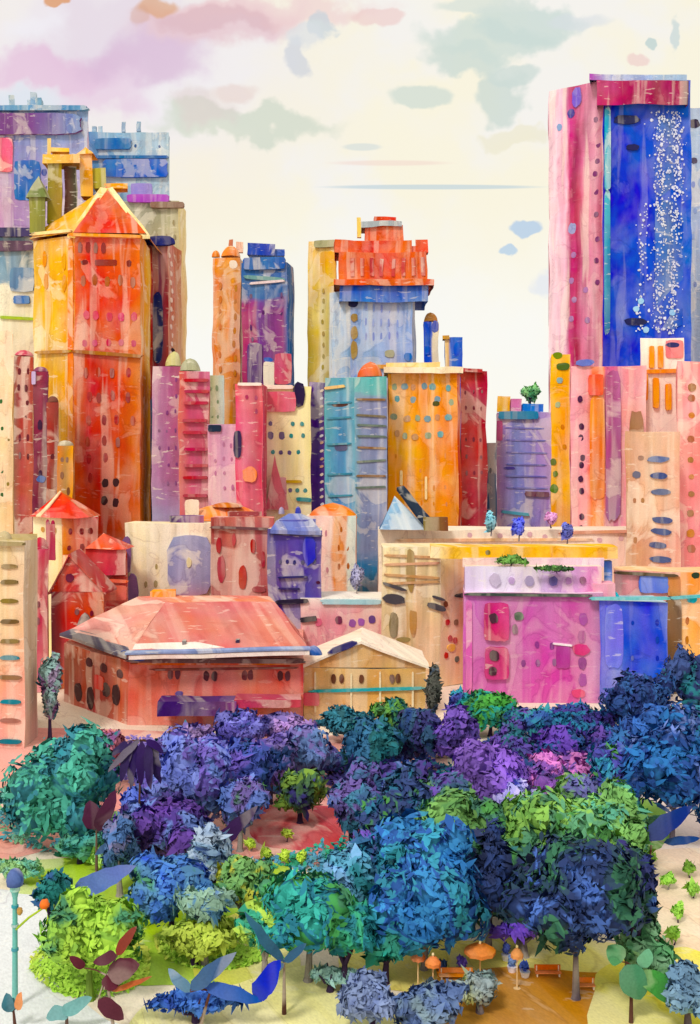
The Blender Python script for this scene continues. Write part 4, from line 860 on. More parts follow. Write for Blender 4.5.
b.strip(553, 643, 572, 645, 2, '#F4E4F0', 'white_trim', depth=.4)
b.bay(466, 472, 600, 690, '#E070C0', 'pilaster'); 
k0 = b.faces; b.faces = [(Vector(((464-350)*213.8/F, 213.8)), Vector(((602-350)*213.8/F, 213.8)))]
for x, w, c in ((494, 11, '#C8BCD8'), (529, 9, '#A898C0'), (553, 8, '#6A5A98'), (583, 6, '#8A3A70'), (511, 6, '#C8A8DC'), (568, 6, '#B080B8')): b.dab(x, 580, w, w*1.2, c, 'round_window', depth=.2)
b.faces = [(Vector(((430-350)*217/F, 217)), Vector(((618-350)*217/F, 217)))]
b.dab(488, 553, 5, 5, '#7A6A2A', 'round_vent'); b.faces = k0
def hedge(x, y, rx, ry, c, label, D, yb): 
    o = tree(x, y, rx, ry, c, label, 'hedge', D=D, base=zat(yb, D), n=600, leaf=.3, lobes=7, group='roof hedges', tw=.1, gap=.6, cat='hedge')
hedge(511, 560, 21, 5, ['#4E7F3E', '#6A9848', '#3A6A30'], 'left green hedge on the golden parapet roof', 214.5, 566)
hedge(557, 569, 23, 4, ['#3A6438', '#5A8444', '#2E5030'], 'right darker green hedge below the golden parapet', 211.8, 573)
b = B('blue_house', 'cobalt blue block with brown right pier and teal gutter', 'building', at=(632, 210))
b.body([(600, 211), (668, 210)], 602, (W([(0, '#6A6AE0'), (.25, '#5A68E0'), (.35, '#2A4CD8'), (1, '#2848D0')], v=[(0, '#2A3CC0', .5), (.5, '#2A4CD8', .1), (1, '#3458DC', .3)], bloom=.08, fleck=.05, streak=.1),), depth=10, roof='#B8D0E0')
b.bay(604, 622, 605, 668, '#7A80E4', 'light_blue_panel', depth=.3, sq=5)
b.strip(590, 599, 668, 598, 3, '#6AC0C8', 'gutter', depth=1.0); b.rows([632, 646, 658], [622, 640, 658], 4, 7, '#1E38B0')
b.dome(616, 602, 592, 8, 214, '#3AB8D0', 'teal_roof_ball'); b.block(594, 616, 584, 602, 213, '#F0A8C0', 'pink_attic', depth=5); b.block(604, 612, 562, 588, 219, W([(0, '#5A90D8'), (1, '#7A90D0')]), 'blue_vent', depth=2)
b = B('amber_block', 'amber and pink block with small blue roof box at the right edge', at=(680, 222))
b.body([(614, 223), (680, 222), (740, 222)], 572, (W([(0, '#F0A8B0'), (1, '#F0B8A0')]), W([(0, '#E89A50'), (.3, '#F2B060'), (1, '#F4C070')], v=[(0, '#F0B050', .3), (1, '#F0A070', .4)])), depth=12, roof='#F0C090')
b.strip(614, 573, 676, 576, 3, '#5A4A34', 'dark_cornice', depth=1); b.bay(638, 667, 576, 593, '#4A70D8', 'blue_box', depth=.6); b.bay(667, 680, 576, 596, '#C88A50', 'brown_panel', depth=.5)
b.bay(666, 681, 598, 700, W([(0, '#8A6A40'), (1, '#7A6048')], streak=.4), 'brown_pier', fi=0, depth=.9); b.strip(670, 598, 700, 596, 3, '#6AC0C8', 'gutter', fi=1, depth=1)
b.dab(692, 599, 10, 8, '#40C0D0', fi=1); b.dab(695, 567+8, 8, 6, '#2A3A2A', fi=1); b.rows([688, 697], [620, 640, 660], 5, 9, '#B8703A', fi=1)

# ================================================================== THE PARK
IND = ['#3A3270', '#4A3C8A', '#2A2A5C']; VIO = ['#5A3A98', '#7A50B8', '#6A48A8']; BLU_ = ['#1E4C94', '#2A68B0', '#1A3478']
TEA = ['#1E6A78', '#2F8A8E', '#1A4A6A']; GRN = ['#3A6A34', '#5A8A3C', '#2E5A3A']; DKG = ['#1E3A4A', '#24503C', '#1C2450']
PER = ['#5A68B8', '#6A78C0', '#5A4A9C']; SLT = ['#4A6C98', '#5A7AA0', '#3A5A88']
# back row against the houses
tree(50, 690, 11, 46, ['#8A7A98', '#7A9A98', '#7A5A88'], 'slender grey violet poplar between cream tower and pink mansion', 'poplar', D=184, n=1200, leaf=.45, lobes=8)
tree(433, 682, 9, 24, ['#4A5048', '#5A5A54', '#3E4A58'], 'narrow dark grey tree right of the tan gable house', 'narrow_tree', D=190, n=700, lobes=7)
tree(347, 722, 27, 22, ['#1E5A6A', '#2A6A80', '#1E4A54'], 'dark teal tree before the tan gable house', D=181, n=1500)
tree(396, 716, 22, 16, ['#2E5A3A', '#4A7A30', '#1E5A5A'], 'green and teal tree at the right foot of the tan house', D=183, n=1200)
tree(490, 711, 31, 27, ['#2A6A34', '#3E8A34', '#1E8A80'], 'bright green bushy tree before the magenta house', D=186, n=2000, leaf=.5)
tree(463, 702, 14, 16, ['#1E7A9A', '#2A8AA0', '#3A4A9A'], 'small teal blue tree left of the bright green tree', D=188, n=900)
tree(538, 720, 34, 26, ['#1E6A80', '#2A4A8A', '#2A7A88'], 'teal blue tree right of the bright green tree', D=183, n=1900)
tree(584, 722, 38, 27, ['#1E4A88', '#3A2E80', '#1E6A90'], 'dark blue and purple tree below the cobalt block', D=180, n=2000)
tree(638, 700, 32, 34, ['#1E3A78', '#28508C', '#1A2A60'], 'navy tree before the cobalt block', D=182, n=2200)
tree(690, 682, 24, 34, ['#2A3A70', '#34487C', '#22305E'], 'navy tree with gold gaps at the right edge', D=186, n=1500, gap=.05)
tree(672, 768, 52, 52, ['#1E4A8C', '#1E5E9C', '#1A3C7C'], 'big deep blue tree at the right edge of the park', zc=9, n=3200, leaf=.5, lobes=16)
tree(612, 775, 32, 26, ['#1E5A8C', '#2A7A98', '#3A3A8A'], 'blue teal tree left of the big deep blue tree', zc=8, n=1700)
tree(283, 727, 30, 15, ['#7A5AA0', '#9A7AB8', '#6A5A98'], 'mauve tree below the right end of the pink mansion', D=180, n=1300)
tree(240, 727, 26, 17, ['#5A5AA8', '#6A6AB8', '#4A4494'], 'violet blue tree below the middle of the pink mansion', D=176, n=1400)
tree(188, 742, 28, 14, ['#8A6AA8', '#9A80B8', '#6A5AA0'], 'pale mauve tree below the purple canopy', D=170, n=1200)
tree(440, 742, 30, 26, ['#2A2460', '#3A2E78', '#1E3A60'], 'dark indigo tree left of the round violet tree', D=172, n=2000)
tree(386, 752, 36, 24, ['#2A5A88', '#3A6A98', '#4A4A90'], 'slate blue tree below the tan gable house', D=166, n=2000)
tree(330, 762, 38, 24, ['#3E5C90', '#4A4490', '#34608C'], 'slate and indigo tree near the middle of the park', D=161, n=2000)
tree(486, 762, 36, 26, ['#6A44A8', '#7A54B8', '#7050A8'], 'round violet tree in front of the magenta house', zc=8.5, n=2600, scale=.1, flat=.3, leaf=.38)
tree(556, 770, 34, 20, ['#A050A8', '#C070B8', '#7A4AA0'], 'magenta pink blossoming tree right of the round violet tree', zc=6, n=1700)
tree(65, 782, 50, 50, ['#2F7A6C', '#3E9080', '#2A6A7A'], 'teal green broad tree at the left', zc=8, n=3200, leaf=.45, lobes=15, flat=.35)
tree(22, 800, 22, 26, ['#3A8A8A', '#5AA094', '#4A9AA0'], 'pale teal shrub at the left edge beside the teal green tree', 'shrub', zc=3.6, n=1000, cat='shrub')
tree(185, 778, 42, 42, PER, 'periwinkle blue broad tree left of centre', zc=8, n=3000, leaf=.45, lobes=14, flat=.3)
tree(166, 828, 44, 30, ['#4A2A80', '#5A3A90', '#3E2A74'], 'deep purple tree before the periwinkle tree', zc=5.5, n=2600, leaf=.42, lobes=12, flat=.3)
tree(140, 797, 19, 12, ['#4A60B8', '#5A70C8', '#4050A0'], 'small blue shrub between the palm and the deep purple tree', 'shrub', zc=6, n=700, cat='shrub', lobes=6)
tree(249, 762, 30, 19, ['#4A3A90', '#5A4AA0', '#3A4A98'], 'indigo spreading tree right of the periwinkle tree', zc=8, n=1700)
tree(300, 780, 26, 12, ['#4A6A2A', '#6A8A34', '#3A5A3A'], 'olive green small tree below the indigo tree', zc=5.5, n=1000, lobes=8)
tree(352, 796, 22, 14, ['#3A5A8A', '#3A7090', '#5A4A8A'], 'dusky blue tree above the red flower bed', zc=6.5, n=1500)
tree(398, 808, 36, 34, ['#1E4A6A', '#1E5A78', '#2A3A6A'], 'dark teal blue tree left of the wide olive green tree', zc=8.5, n=2400, lobes=14)
# the wide olive canopy
tree(455, 822, 52, 26, ['#4A7A44', '#5E8A48', '#3A6A5A'], 'olive green canopy tree, left of the three green ones', zc=9, n=2800, leaf=.42, lobes=14, flat=.35)
tree(545, 822, 56, 27, ['#5A8A3E', '#6E9A44', '#4A8060'], 'light olive canopy tree in the middle of the green ones', zc=9, n=3000, leaf=.42, lobes=15, flat=.35)
tree(612, 812, 36, 26, ['#5E9050', '#6EA058', '#4A907A'], 'sage green canopy tree at the right of the green ones', zc=8, n=2000, lobes=11)
tree(520, 792, 24, 12, ['#8A88C8', '#A8A0D8', '#7A80C0'], 'pale lilac low tree behind the olive canopies', zc=6, n=1000, lobes=7)
tree(424, 870, 60, 46, ['#1E5E9C', '#2A70A8', '#1E4A8C', '#2A7A98'], 'large blue tree in the centre foreground', zc=9, n=4400, leaf=.4, lobes=18, flat=.32, tw=.3)
tree(488, 858, 26, 30, ['#1A2A5C', '#24386C', '#1E2A50'], 'dark navy tree between the large blue and the dark green one', zc=9, n=1500)
tree(576, 900, 76, 50, ['#1E4A3C', '#2A5A44', '#20384E', '#1A2A54'], 'large dark green tree with navy patches in the foreground', zc=8.5, n=4600, leaf=.38, lobes=20, flat=.35, tw=.32)  # navy leaf colours mixed through the crown by noise
tree(636, 895, 26, 36, ['#1C2458', '#283068', '#1E4034'], 'navy blue tree against the right rim of the dark green tree', zc=8, n=1500)
tree(525, 925, 30, 13, ['#5A3AB0', '#6A48C0', '#4A30A0'], 'violet low tree under the dark green canopy', 'shrub', zc=3, n=1000, lobes=7, cat='shrub')
tree(308, 908, 54, 44, ['#1E8078', '#2A9088', '#1E6A80', '#3A8A4A'], 'teal green broad tree left of the large blue tree', zc=6.5, n=3600, leaf=.36, lobes=16, flat=.35)
tree(350, 868, 28, 20, ['#5A90B8', '#6A9AC8', '#4A88A8'], 'pale blue tree behind the teal green one', zc=6, n=1300)
tree(385, 938, 30, 26, ['#1E8A80', '#2A7A6A', '#1E6A88'], 'small teal tree under the large blue one', zc=4, n=1300)
tree(242, 882, 30, 24, ['#9A9C34', '#A8AC3C', '#6A9A5A'], 'olive yellow tree left of the teal green tree', zc=5, n=1900, leaf=.34)
tree(170, 888, 40, 32, ['#2448B0', '#3A68B0', '#4A7AA8'], 'blue round tree right of the lime tree', zc=5.5, n=2600, leaf=.34, lobes=13, flat=.3)
tree(90, 935, 45, 44, ['#84AE3A', '#94BC40', '#78A43C'], 'lime green broad tree at the left foreground', zc=5.5, n=3200, leaf=.32, lobes=14, flat=.35, tr='#6A8A2A')
tree(52, 888, 19, 18, ['#1E5464', '#1E6A6A', '#244A7A'], 'dark teal small tree at the upper left of the lime tree', zc=6.5, n=1100, leaf=.3)
tree(195, 938, 44, 17, ['#94AC3C', '#A4B648', '#80983A'], 'yellow green low shrub between lime tree and teal tree', 'shrub', zc=2.6, n=1900, leaf=.3, cat='shrub')
tree(112, 858, 26, 8, ['#7AA848', '#9AC060', '#5A9A7A'], 'light green low hedge in the pink square', 'shrub', zc=1.6, n=800, leaf=.3, lobes=7, cat='shrub')
tree(648, 950, 30, 24, ['#5A9A70', '#7AAA84', '#4A8A5A'], 'sage green shrub at the lower right', 'shrub', zc=3.2, n=1700, leaf=.3, cat='shrub')
tree(372, 1000, 30, 24, ['#5A6A98', '#6A7AA0', '#4A5A8C'], 'grey blue shrub at the bottom centre', 'shrub', zc=3, n=1600, leaf=.28, cat='shrub')
tree(432, 1006, 40, 22, ['#5A7088', '#4A6090', '#6A8090'], 'slate grey shrub right of the grey blue one', 'shrub', zc=2.6, n=1900, leaf=.28, cat='shrub')
tree(688, 992, 26, 30, ['#5A7A98', '#6A8AA4', '#4A6A8A'], 'blue grey shrub in the bottom right corner', 'shrub', zc=3, n=1500, leaf=.28, cat='shrub')
tree(480, 990, 22, 16, ['#7A9090', '#8A9AA0', '#9AA060'], 'pale sage shrub on the ochre ground', 'shrub', zc=2, n=800, leaf=.26, cat='shrub')
tree(196, 1000, 44, 20, ['#2E54A8', '#3A68B8', '#2848A0'], 'cobalt blue low shrub at the bottom left of centre', 'shrub', zc=1.9, n=1500, leaf=.3, cat='shrub')
tree(330, 975, 24, 14, ['#7AA0A8', '#8AB0A8', '#5A90A0'], 'pale teal shrub below the teal green broad tree', 'shrub', zc=1.5, n=700, leaf=.26, cat='shrub')
tree(20, 868, 26, 14, ['#4AA0A0', '#8AB878', '#6AA8B8'], 'pale green shrub behind the lamp hood', 'shrub', zc=1.8, n=700, leaf=.3, cat='shrub')
tree(80, 846, 28, 12, ['#3A8A88', '#5AA080', '#3A7A90'], 'sea green shrub below the teal green broad tree', 'shrub', zc=2, n=900, leaf=.32, cat='shrub')
# more trees closing the canopy
for x, y, rx, ry, c, w_ in (
    (104, 742, 24, 17, ['#8A4A6A', '#A05A70', '#7A4A80'], 'dusky rose tree left of the palm before the mansion'),
    (215, 752, 30, 18, ['#5A58A8', '#6A64B8', '#4A4A98'], 'blue violet tree right behind the periwinkle tree'),
    (310, 742, 30, 16, ['#4A6A98', '#5A74A8', '#6A60A0'], 'grey blue tree below the corner of mansion and tan house'),
    (270, 752, 26, 15, ['#6A5AA4', '#5A4A9A', '#7A6AB0'], 'lavender indigo tree behind the spreading indigo tree'),
    (375, 734, 28, 16, ['#1E4E74', '#2A5E84', '#1E5A60'], 'deep teal tree below the teal moulding of the tan house'),
    (418, 728, 20, 20, ['#2A2A5C', '#34346C', '#2A4A6A'], 'midnight blue tree by the narrow dark grey tree'),
    (455, 728, 22, 20, ['#5A3E98', '#6A4CA8', '#3A2E70'], 'purple tree wedged left of the bright green tree'),
    (515, 742, 26, 18, ['#2A4A6A', '#4A3A8A', '#1E5A6A'], 'inky teal and violet tree right of the round violet tree'),
    (560, 745, 32, 18, ['#4A2E90', '#5A3AA0', '#1E4A80'], 'royal purple tree above the magenta pink one'),
    (606, 748, 30, 18, ['#1E4E88', '#2A5E98', '#2A3A80'], 'marine blue tree left of the navy trees'),
    (648, 732, 34, 24, ['#1E4488', '#28549A', '#1A3470'], 'dense royal blue tree below the navy tree'),
    (694, 728, 26, 24, ['#1E5070', '#1E6A80', '#28407A'], 'teal navy tree at the right edge under the gold gapped one'),
    (412, 776, 32, 18, ['#3A2E74', '#4A3A88', '#2A4A78'], 'dark plum blue tree left below the round violet tree'),
    (362, 778, 26, 16, ['#4A5A94', '#3A6088', '#5A4A90'], 'steel blue tree left of the plum blue tree'),
    (452, 792, 30, 16, ['#4A7A5A', '#5E8A54', '#3A5A7A'], 'blue green tree behind the left olive canopy'),
    (580, 792, 28, 16, ['#7A9A5A', '#5E8A54', '#5A5A98'], 'mossy tree behind the light olive canopy'),
    (240, 792, 26, 15, ['#4A68B0', '#5A70B8', '#6A5AA0'], 'cornflower tree right of the deep purple tree'),
    (120, 830, 18, 14, ['#4A6A98', '#3A5A8A', '#5A5A80'], 'slate blue tree between maroon leaves and deep purple tree'),
    (378, 852, 26, 26, ['#2A5A88', '#1E6A80', '#1E4A70'], 'peacock blue tree behind the left rim of the large blue tree'),
    (470, 840, 34, 18, ['#4A7A44', '#3A6A54', '#5A8A4A'], 'leaf green tree in front of the left olive canopy'),
    (535, 856, 44, 22, ['#3A6A44', '#4A7A48', '#2E5A54'], 'forest green tree behind the large dark green one'),
    (598, 850, 36, 20, ['#5A8A3A', '#6A9A40', '#3A6A44'], 'grass green tree behind the right half of the dark green one'),
    (520, 890, 34, 30, ['#1E3A50', '#24504A', '#1C2C58'], 'blackish teal tree at the left rim of the dark green one'),
    (212, 842, 20, 16, ['#8AA0C0', '#9AACC4', '#7A98B8'], 'pale steel blue tree below the plum leaf'),
    (205, 905, 26, 16, ['#3A6AA0', '#4A7AA8', '#7A9A8A'], 'blue grey tree at the right rim of the blue round tree'),
    (265, 925, 24, 18, ['#6AA050', '#9AB848', '#2E8A70'], 'yellow and teal tree left of the teal green broad tree'),
    (345, 930, 26, 26, ['#1E7A80', '#1E6A78', '#2E8A6A'], 'sea green tree in front of the teal green broad tree')):
    tree(x, y, rx, ry, c, w_, zc=7.0 if y < 860 else 5.5, n=1300)
def under(name, spots, cols, n, hgt=1.4, leaf=.42):
    """low planting nobody could count, growing over the beds between the trees"""
    V = []; fc = []; sh = []
    for px, py, rx, ry in spots:
        for _ in range(int(n)):
            a = random.uniform(0, 6.283); r = math.sqrt(random.random())
            x, y = px+rx*r*math.cos(a), py+ry*r*math.sin(a); q = P(x, y, Dz(y, .5))
            k = noise.noise(Vector((q.x*.16, q.y*.16, 3)))
            if k < -.18: continue
            q.z = max(.05, (k+.2)*hgt*random.uniform(.3, 1.3)*1.5)
            nr = Vector((random.gauss(0, .5), random.gauss(-.35, .5), 1)).normalized(); t = nr.orthogonal().normalized(); b = nr.cross(t); an = random.uniform(0, 6.28)
            t, b = t*math.cos(an)+b*math.sin(an), b*math.cos(an)-t*math.sin(an); s_ = leaf*random.uniform(.6, 1.5); w2 = s_*.5; m = len(V)
            V += [q-t*s_, q-t*s_*.4+b*w2, q+t*s_*.35+b*w2*.85, q+t*s_*1.1, q+t*s_*.4-b*w2*.8, q-t*s_*.45-b*w2]; fc.append([m+i for i in range(6)]); sh.append(random.uniform(.85, 1.15))
    o = link(name, V, fc, [leafmat(cols, .12)], shade=sh); o['kind'] = 'stuff'; return o
under('ground_cover', [(150, 760, 90, 22), (250, 775, 80, 22), (330, 770, 60, 24)], ['#5A5AA8', '#4A3A88', '#7A6AB0', '#3A6A90'], 2600)
under('ground_cover', [(420, 760, 70, 30), (520, 760, 60, 26), (620, 760, 90, 34), (400, 800, 50, 24)], ['#1E4A78', '#3A2E80', '#1E6A80', '#5A3A98'], 2600)
under('ground_cover', [(480, 850, 80, 34), (580, 840, 70, 34), (620, 812, 40, 20)], ['#4A7A40', '#3A6A50', '#6E9A44', '#2A5A60'], 3200, leaf=.34)
under('ground_cover', [(360, 880, 50, 30), (300, 890, 60, 40), (400, 920, 50, 24)], ['#1E7A80', '#2A8A6A', '#4A88A8', '#6A9A4A'], 2600, leaf=.32)
under('ground_cover', [(60, 825, 70, 24), (140, 845, 50, 14)], ['#4A9080', '#3A7A88', '#7AA860'], 1500, leaf=.34)
under('ground_cover', [(90, 960, 60, 34), (215, 940, 60, 26)], ['#84AE3A', '#94BC40', '#B0B448'], 2200, leaf=.26, hgt=.7)
# small light-green shrubs on the right path and along the flower bed
for x, y, r, w in ((632, 855, 7, 'tallest bright green path shrub beside the sage canopy'), (650, 856, 6, 'second bright green shrub on the pale path'), (668, 880, 8, 'olive green shrub in the middle of the pale path'), (690, 868, 7, 'upright green shrub near the right edge of the path'), (693, 888, 6, 'small green shrub below the upright one at the right edge'),
                   (678, 912, 6, 'sage green shrub in the peach ground'), (674, 934, 7, 'dull green shrub lowest on the peach ground')):
    tree(x, y, r, r*1.3, ['#7AA83C', '#8ABA48', '#6A983C'], w, 'shrub', zc=1.1, n=350, leaf=.26, lobes=5, group='small shrubs on the right path', cat='shrub', tw=.08)
for x, y, w in ((251, 843, 'first lime shrub from the left along the red flower bed'), (266, 852, 'second lime shrub below the red flower bed'), (284, 857, 'third lime shrub below the red flower bed'), (301, 857, 'fourth lime shrub, nearest the teal tree'), (287, 834, 'lime shrub standing in the red flower bed'), (346, 862, 'olive shrub left of the large blue tree'), (366, 868, 'yellow green shrub touching the large blue tree')):
    tree(x, y, 6, 7, ['#A0BC3A', '#B0C848', '#88A83C'], w, 'shrub', zc=1.0, n=300, leaf=.24, lobes=5, group='lime shrubs by the flower bed', cat='shrub', tw=.08)
# brush-leaved plants
leafplant('fern_palm', 'dark purple palm with comb of hanging fronds in front of pink mansion', [(140, 740, 108, 772, 7), (132, 741, 121, 782, 9), (136, 741, 131, 788, 9), (142, 741, 141, 786, 9), (148, 742, 151, 790, 9), (153, 744, 160, 784, 9), (146, 740, 164, 752, 7), (128, 742, 112, 755, 7)], '#2E1A54', 122, stem=(138, 800), cat='palm')
leafplant('broadleaf_plant', 'plant with one long dark plum leaf leaning right by the purple tree', [(205, 858, 258, 806, 15)], '#3A1C54', 123)
leafplant('broadleaf_plant', 'plant with two dark maroon leaves beside the teal green tree', [(94, 830, 90, 800, 18), (98, 832, 116, 790, 15)], '#4A1E3C', 121, stem=(96, 834))
leafplant('broadleaf_plant', 'plant with one sharp cobalt leaf above the lime tree', [(72, 893, 136, 866, 20), (72, 893, 58, 876, 12)], '#2E5AB8', 104, stem=(72, 905))
leafplant('broadleaf_plant', 'plant with chunky brown maroon leaves in the lime tree', [(118, 955, 94, 962, 11), (118, 955, 136, 926, 10, '#7A3A34'), (108, 975, 140, 965, 22), (104, 990, 122, 968, 16), (98, 1000, 124, 1020, 16), (84, 968, 70, 956, 9), (112, 992, 152, 976, 5, '#A8604A')], '#542434', 87, stem=(112, 1010))
leafplant('broadleaf_plant', 'blue plant with long arching leaves at bottom left of centre', [(190, 990, 236, 952, 15, '#3A5A8A'), (205, 985, 262, 1002, 14), (255, 1000, 280, 960, 20, '#2848B8'), (190, 992, 168, 968, 11, '#5A80A0')], '#2E54A8', 87.5, stem=(200, 1020))
leafplant('broadleaf_plant', 'plant with one slate leaf bowing across the yellow green shrub', [(284, 962, 244, 912, 10), (284, 962, 306, 944, 8), (284, 964, 268, 978, 7)], '#2F5A78', 90.5, stem=(284, 970))
leafplant('broadleaf_plant', 'pale teal leaf plant at the bottom left corner', [(70, 1010, 46, 1018, 14), (62, 1012, 92, 998, 13)], '#6AA0A0', 88, stem=(66, 1020))
leafplant('broadleaf_plant', 'plant with two broad green paddle leaves under the dark green tree', [(625, 965, 640, 1000, 28, '#3E7A5A'), (640, 972, 682, 1002, 22, '#3A8A3A'), (622, 962, 608, 945, 20, '#4A8A5A'), (642, 968, 648, 948, 14, '#6AA080')], '#4A8A4A', 89, stem=(632, 985))
leafplant('broadleaf_plant', 'plant with a long navy leaf leaning right below the deep blue tree', [(640, 840, 692, 806, 18), (664, 842, 700, 838, 8)], '#1E3A7C', 118, stem=(650, 850))
leafplant('broadleaf_plant', 'small plant with rust and blue leaves at left bottom corner', [(18, 1010, 22, 992, 8, '#D88A3A'), (12, 1012, 6, 992, 12, '#2F6A78'), (8, 1012, 14, 998, 10, '#3A7A80')], '#2F6A78', 88, stem=(14, 1022))
# lamp at the left
def lamp(px, pyt, pyb, D, label):
    z0 = 0; r = thing('park_lamp', label, 'street lamp', (P(px, pyb, D).x, D, 0)); x = r.location.x; zt = zat(pyt, D); zb = zt-1.9
    V = []; fc = []; tube([Vector((x, D, 0)), Vector((x, D, .5)), Vector((x, D, .55)), Vector((x, D, zb-.6)), Vector((x, D, zb))], [.42, .36, .24, .2, .34], V, fc, 12)
    link('post', V, fc, [W('#6FB4AC', obj=True)], r)
    V = []; fc = []; tube([Vector((x, D, zb)), Vector((x, D, zb+.35)), Vector((x, D, zb+.5))], [.42, .4, .55], V, fc, 12); link('collar', V, fc, [W('#8AC4BC', obj=True)], r)
    V = []; fc = []; tube([Vector((x, D, zb+.45)), Vector((x, D, zb+.9)), Vector((x, D, zb+1.4)), Vector((x, D, zb+1.75)), Vector((x, D, zt))], [.66, .72, .62, .38, .05], V, fc, 14); link('lamp_hood', V, fc, [W('#2850A0', obj=True)], r, smooth=True)
    V = []; fc = []; tube([Vector((x+.1, D-.1, zb-3.2)), Vector((x+1.2, D-.1, zb-2.2)), Vector((x+2.4, D-.1, zb-1.4))], [.1, .1, .08], V, fc, 8); link('side_arm', V, fc, [W('#A8BC4A', obj=True)], r)
    V = []; fc = []; ico(Vector((x+2.5, D-.1, zb-1.1)), Vector((.42, .42, .42)), V, fc, 0); link('side_globe', V, fc, [W('#E8783A', obj=True)], r, smooth=True)
    V = []; fc = []; ico(Vector((x+.5, D-.3, zb-1.6)), Vector((.25, .25, .35)), V, fc, 0); link('flower_bracket', V, fc, [W('#B8904A', obj=True)], r, smooth=True)
    for yy in (zb-1.4, zb-3, zb-5): 
        V = []; fc = []; tube([Vector((x, D, yy)), Vector((x, D, yy+.2))], [.3, .3], V, fc, 12); link('post_ring', V, fc, [W('#4A9AA8', obj=True)], r)
lamp(15, 868, 1015, 92, 'tall teal lamp post with a blue hood at the left edge')

# cafe under the trees: parasols, planters, benches
def parasol(px, pyt, w, D, c, label, h=3.4):
    x = (px-350)*D/F; r = thing('parasol', label, 'parasol', (x, D, 0), 'parasols under the trees'); rr = w/2*D/F; z = h
    V = []; fc = []; tube([Vector((x, D, 0)), Vector((x, D, .12)), Vector((x, D, .13)), Vector((x, D, z+.25))], [.35, .33, .07, .06], V, fc, 8); link('pole', V, fc, [W('#E8C08A', obj=True)], r)
    V = [Vector((x, D, z+.3))]; fc = []; n = 8
    for k, (q, zz) in enumerate(((.5, -.12), (1, -.55), (.98, -.85))):
        for i in range(n*2):
            a = math.pi*i/n; s = 1-.05*(i % 2); V.append(Vector((x+math.cos(a)*rr*q*s, D+math.sin(a)*rr*q*s, z+.3+zz+.06*(i % 2)*(k > 0))))
    m = 2*n
    for i in range(m): fc.append([0, 1+i, 1+(i+1) % m])
    for k in range(2):
        for i in range(m): fc.append([1+k*m+i, 1+(k+1)*m+i, 1+(k+1)*m+(i+1) % m, 1+k*m+(i+1) % m])
    link('canopy', V, fc, [W(c, obj=True, bloom=.15)], r)
    V = []; fc = []; ico(Vector((x, D, z+.42)), Vector((.12, .12, .16)), V, fc, 0); link('finial', V, fc, [W('#F4DCA0', obj=True)], r)
for px, py, w, c, l in ((480, 944, 32, '#E8863A', 'largest orange parasol in the centre of the cafe'), (418, 950, 15, '#E88A3C', 'orange parasol behind the left of the cafe'), (433, 956, 16, '#EE8E44', 'second orange parasol from the left'), (517, 948, 13, '#E8903A', 'small amber parasol right of the largest one'),):
    z = 3.6; parasol(px, py, w, Dz(py, z), c, l, h=z-.3)
def planter(px, py, c, c2, label):
    D = Dz(py, .8); x = (px-350)*D/F; r = thing('planter', label, 'planter', (x, D, 0), 'ball shrubs in pots on the cafe ground')
    V = []; fc = []; tube([Vector((x, D, 0)), Vector((x, D, .5)), Vector((x, D, .6))], [.3, .42, .46], V, fc, 12); link('pot', V, fc, [W(c2, obj=True)], r)
    crown(r, Vector((x, D, 1.05)), .5, .5, .62, c, 350, .13, 6, part='ball_shrub')
for px, py, c, c2, l in ((443+18, 965, ['#5A4AB8', '#7A60C8'], '#E0D0C0', 'violet ball shrub left of the largest parasol'), (506, 952, ['#3A4A90', '#4A5AA8'], '#E8E4F0', 'navy ball shrub in a white pot right of the parasol'), (512, 964, ['#6A8AC8', '#7A9AD0'], '#F0E8F0', 'pale blue ball shrub, nearest of the three potted blues'), (525, 969, ['#3A5AC0', '#5A7AD8'], '#F0F0F4', 'bright blue ball shrub beside the orange bench'), (441, 968, ['#3A5A88', '#2F4A80'], '#F0A050', 'slate ball shrub in an orange pot')):
    planter(px, py, c, c2, l)
def bench(px, py, w, c, label):
    D = Dz(py, .2); x = (px-350)*D/F; hw = w/2*D/F; r = thing('bench', label, 'bench', (x, D, 0), 'orange cafe benches')
    def bx(x0, x1, y0, y1, z0, z1, nm, m):
        V = [Vector((a, b_, c_)) for c_ in (z0, z1) for a, b_ in ((x0, y0), (x1, y0), (x1, y1), (x0, y1))]
        link(nm, V, [[3, 2, 1, 0], [4, 5, 6, 7], [0, 1, 5, 4], [1, 2, 6, 5], [2, 3, 7, 6], [3, 0, 4, 7]], [m], r)
    bx(x-hw, x+hw, D-.3, D+.25, .42, .5, 'seat', W(c, obj=True)); bx(x-hw, x+hw, D+.26, D+.33, .55, 1.0, 'backrest', W(c, obj=True))
    for s in (-.85, .85): bx(x+hw*s-.06, x+hw*s+.06, D-.22, D+.2, 0, .42, 'leg', W('#F0E0C8', obj=True)); bx(x+hw*s-.05, x+hw*s+.05, D+.21, D+.26, .3, .95, 'back_post', W('#F0E0C8', obj=True))
bench(548, 975, 26, '#E8782E', 'wide orange bench right of the blue potted shrubs'); bench(584, 988, 22, '#E88436', 'orange bench below the trunk of the dark green tree'); bench(456, 978, 34, '#EE8E3A', 'longest orange bench left of the parasol foot')
for x, y, w, c, l in ((640, 948+20, 14, '#E87A3A', 'short rust bench at the lower right'),): bench(x, y, w, c, l)

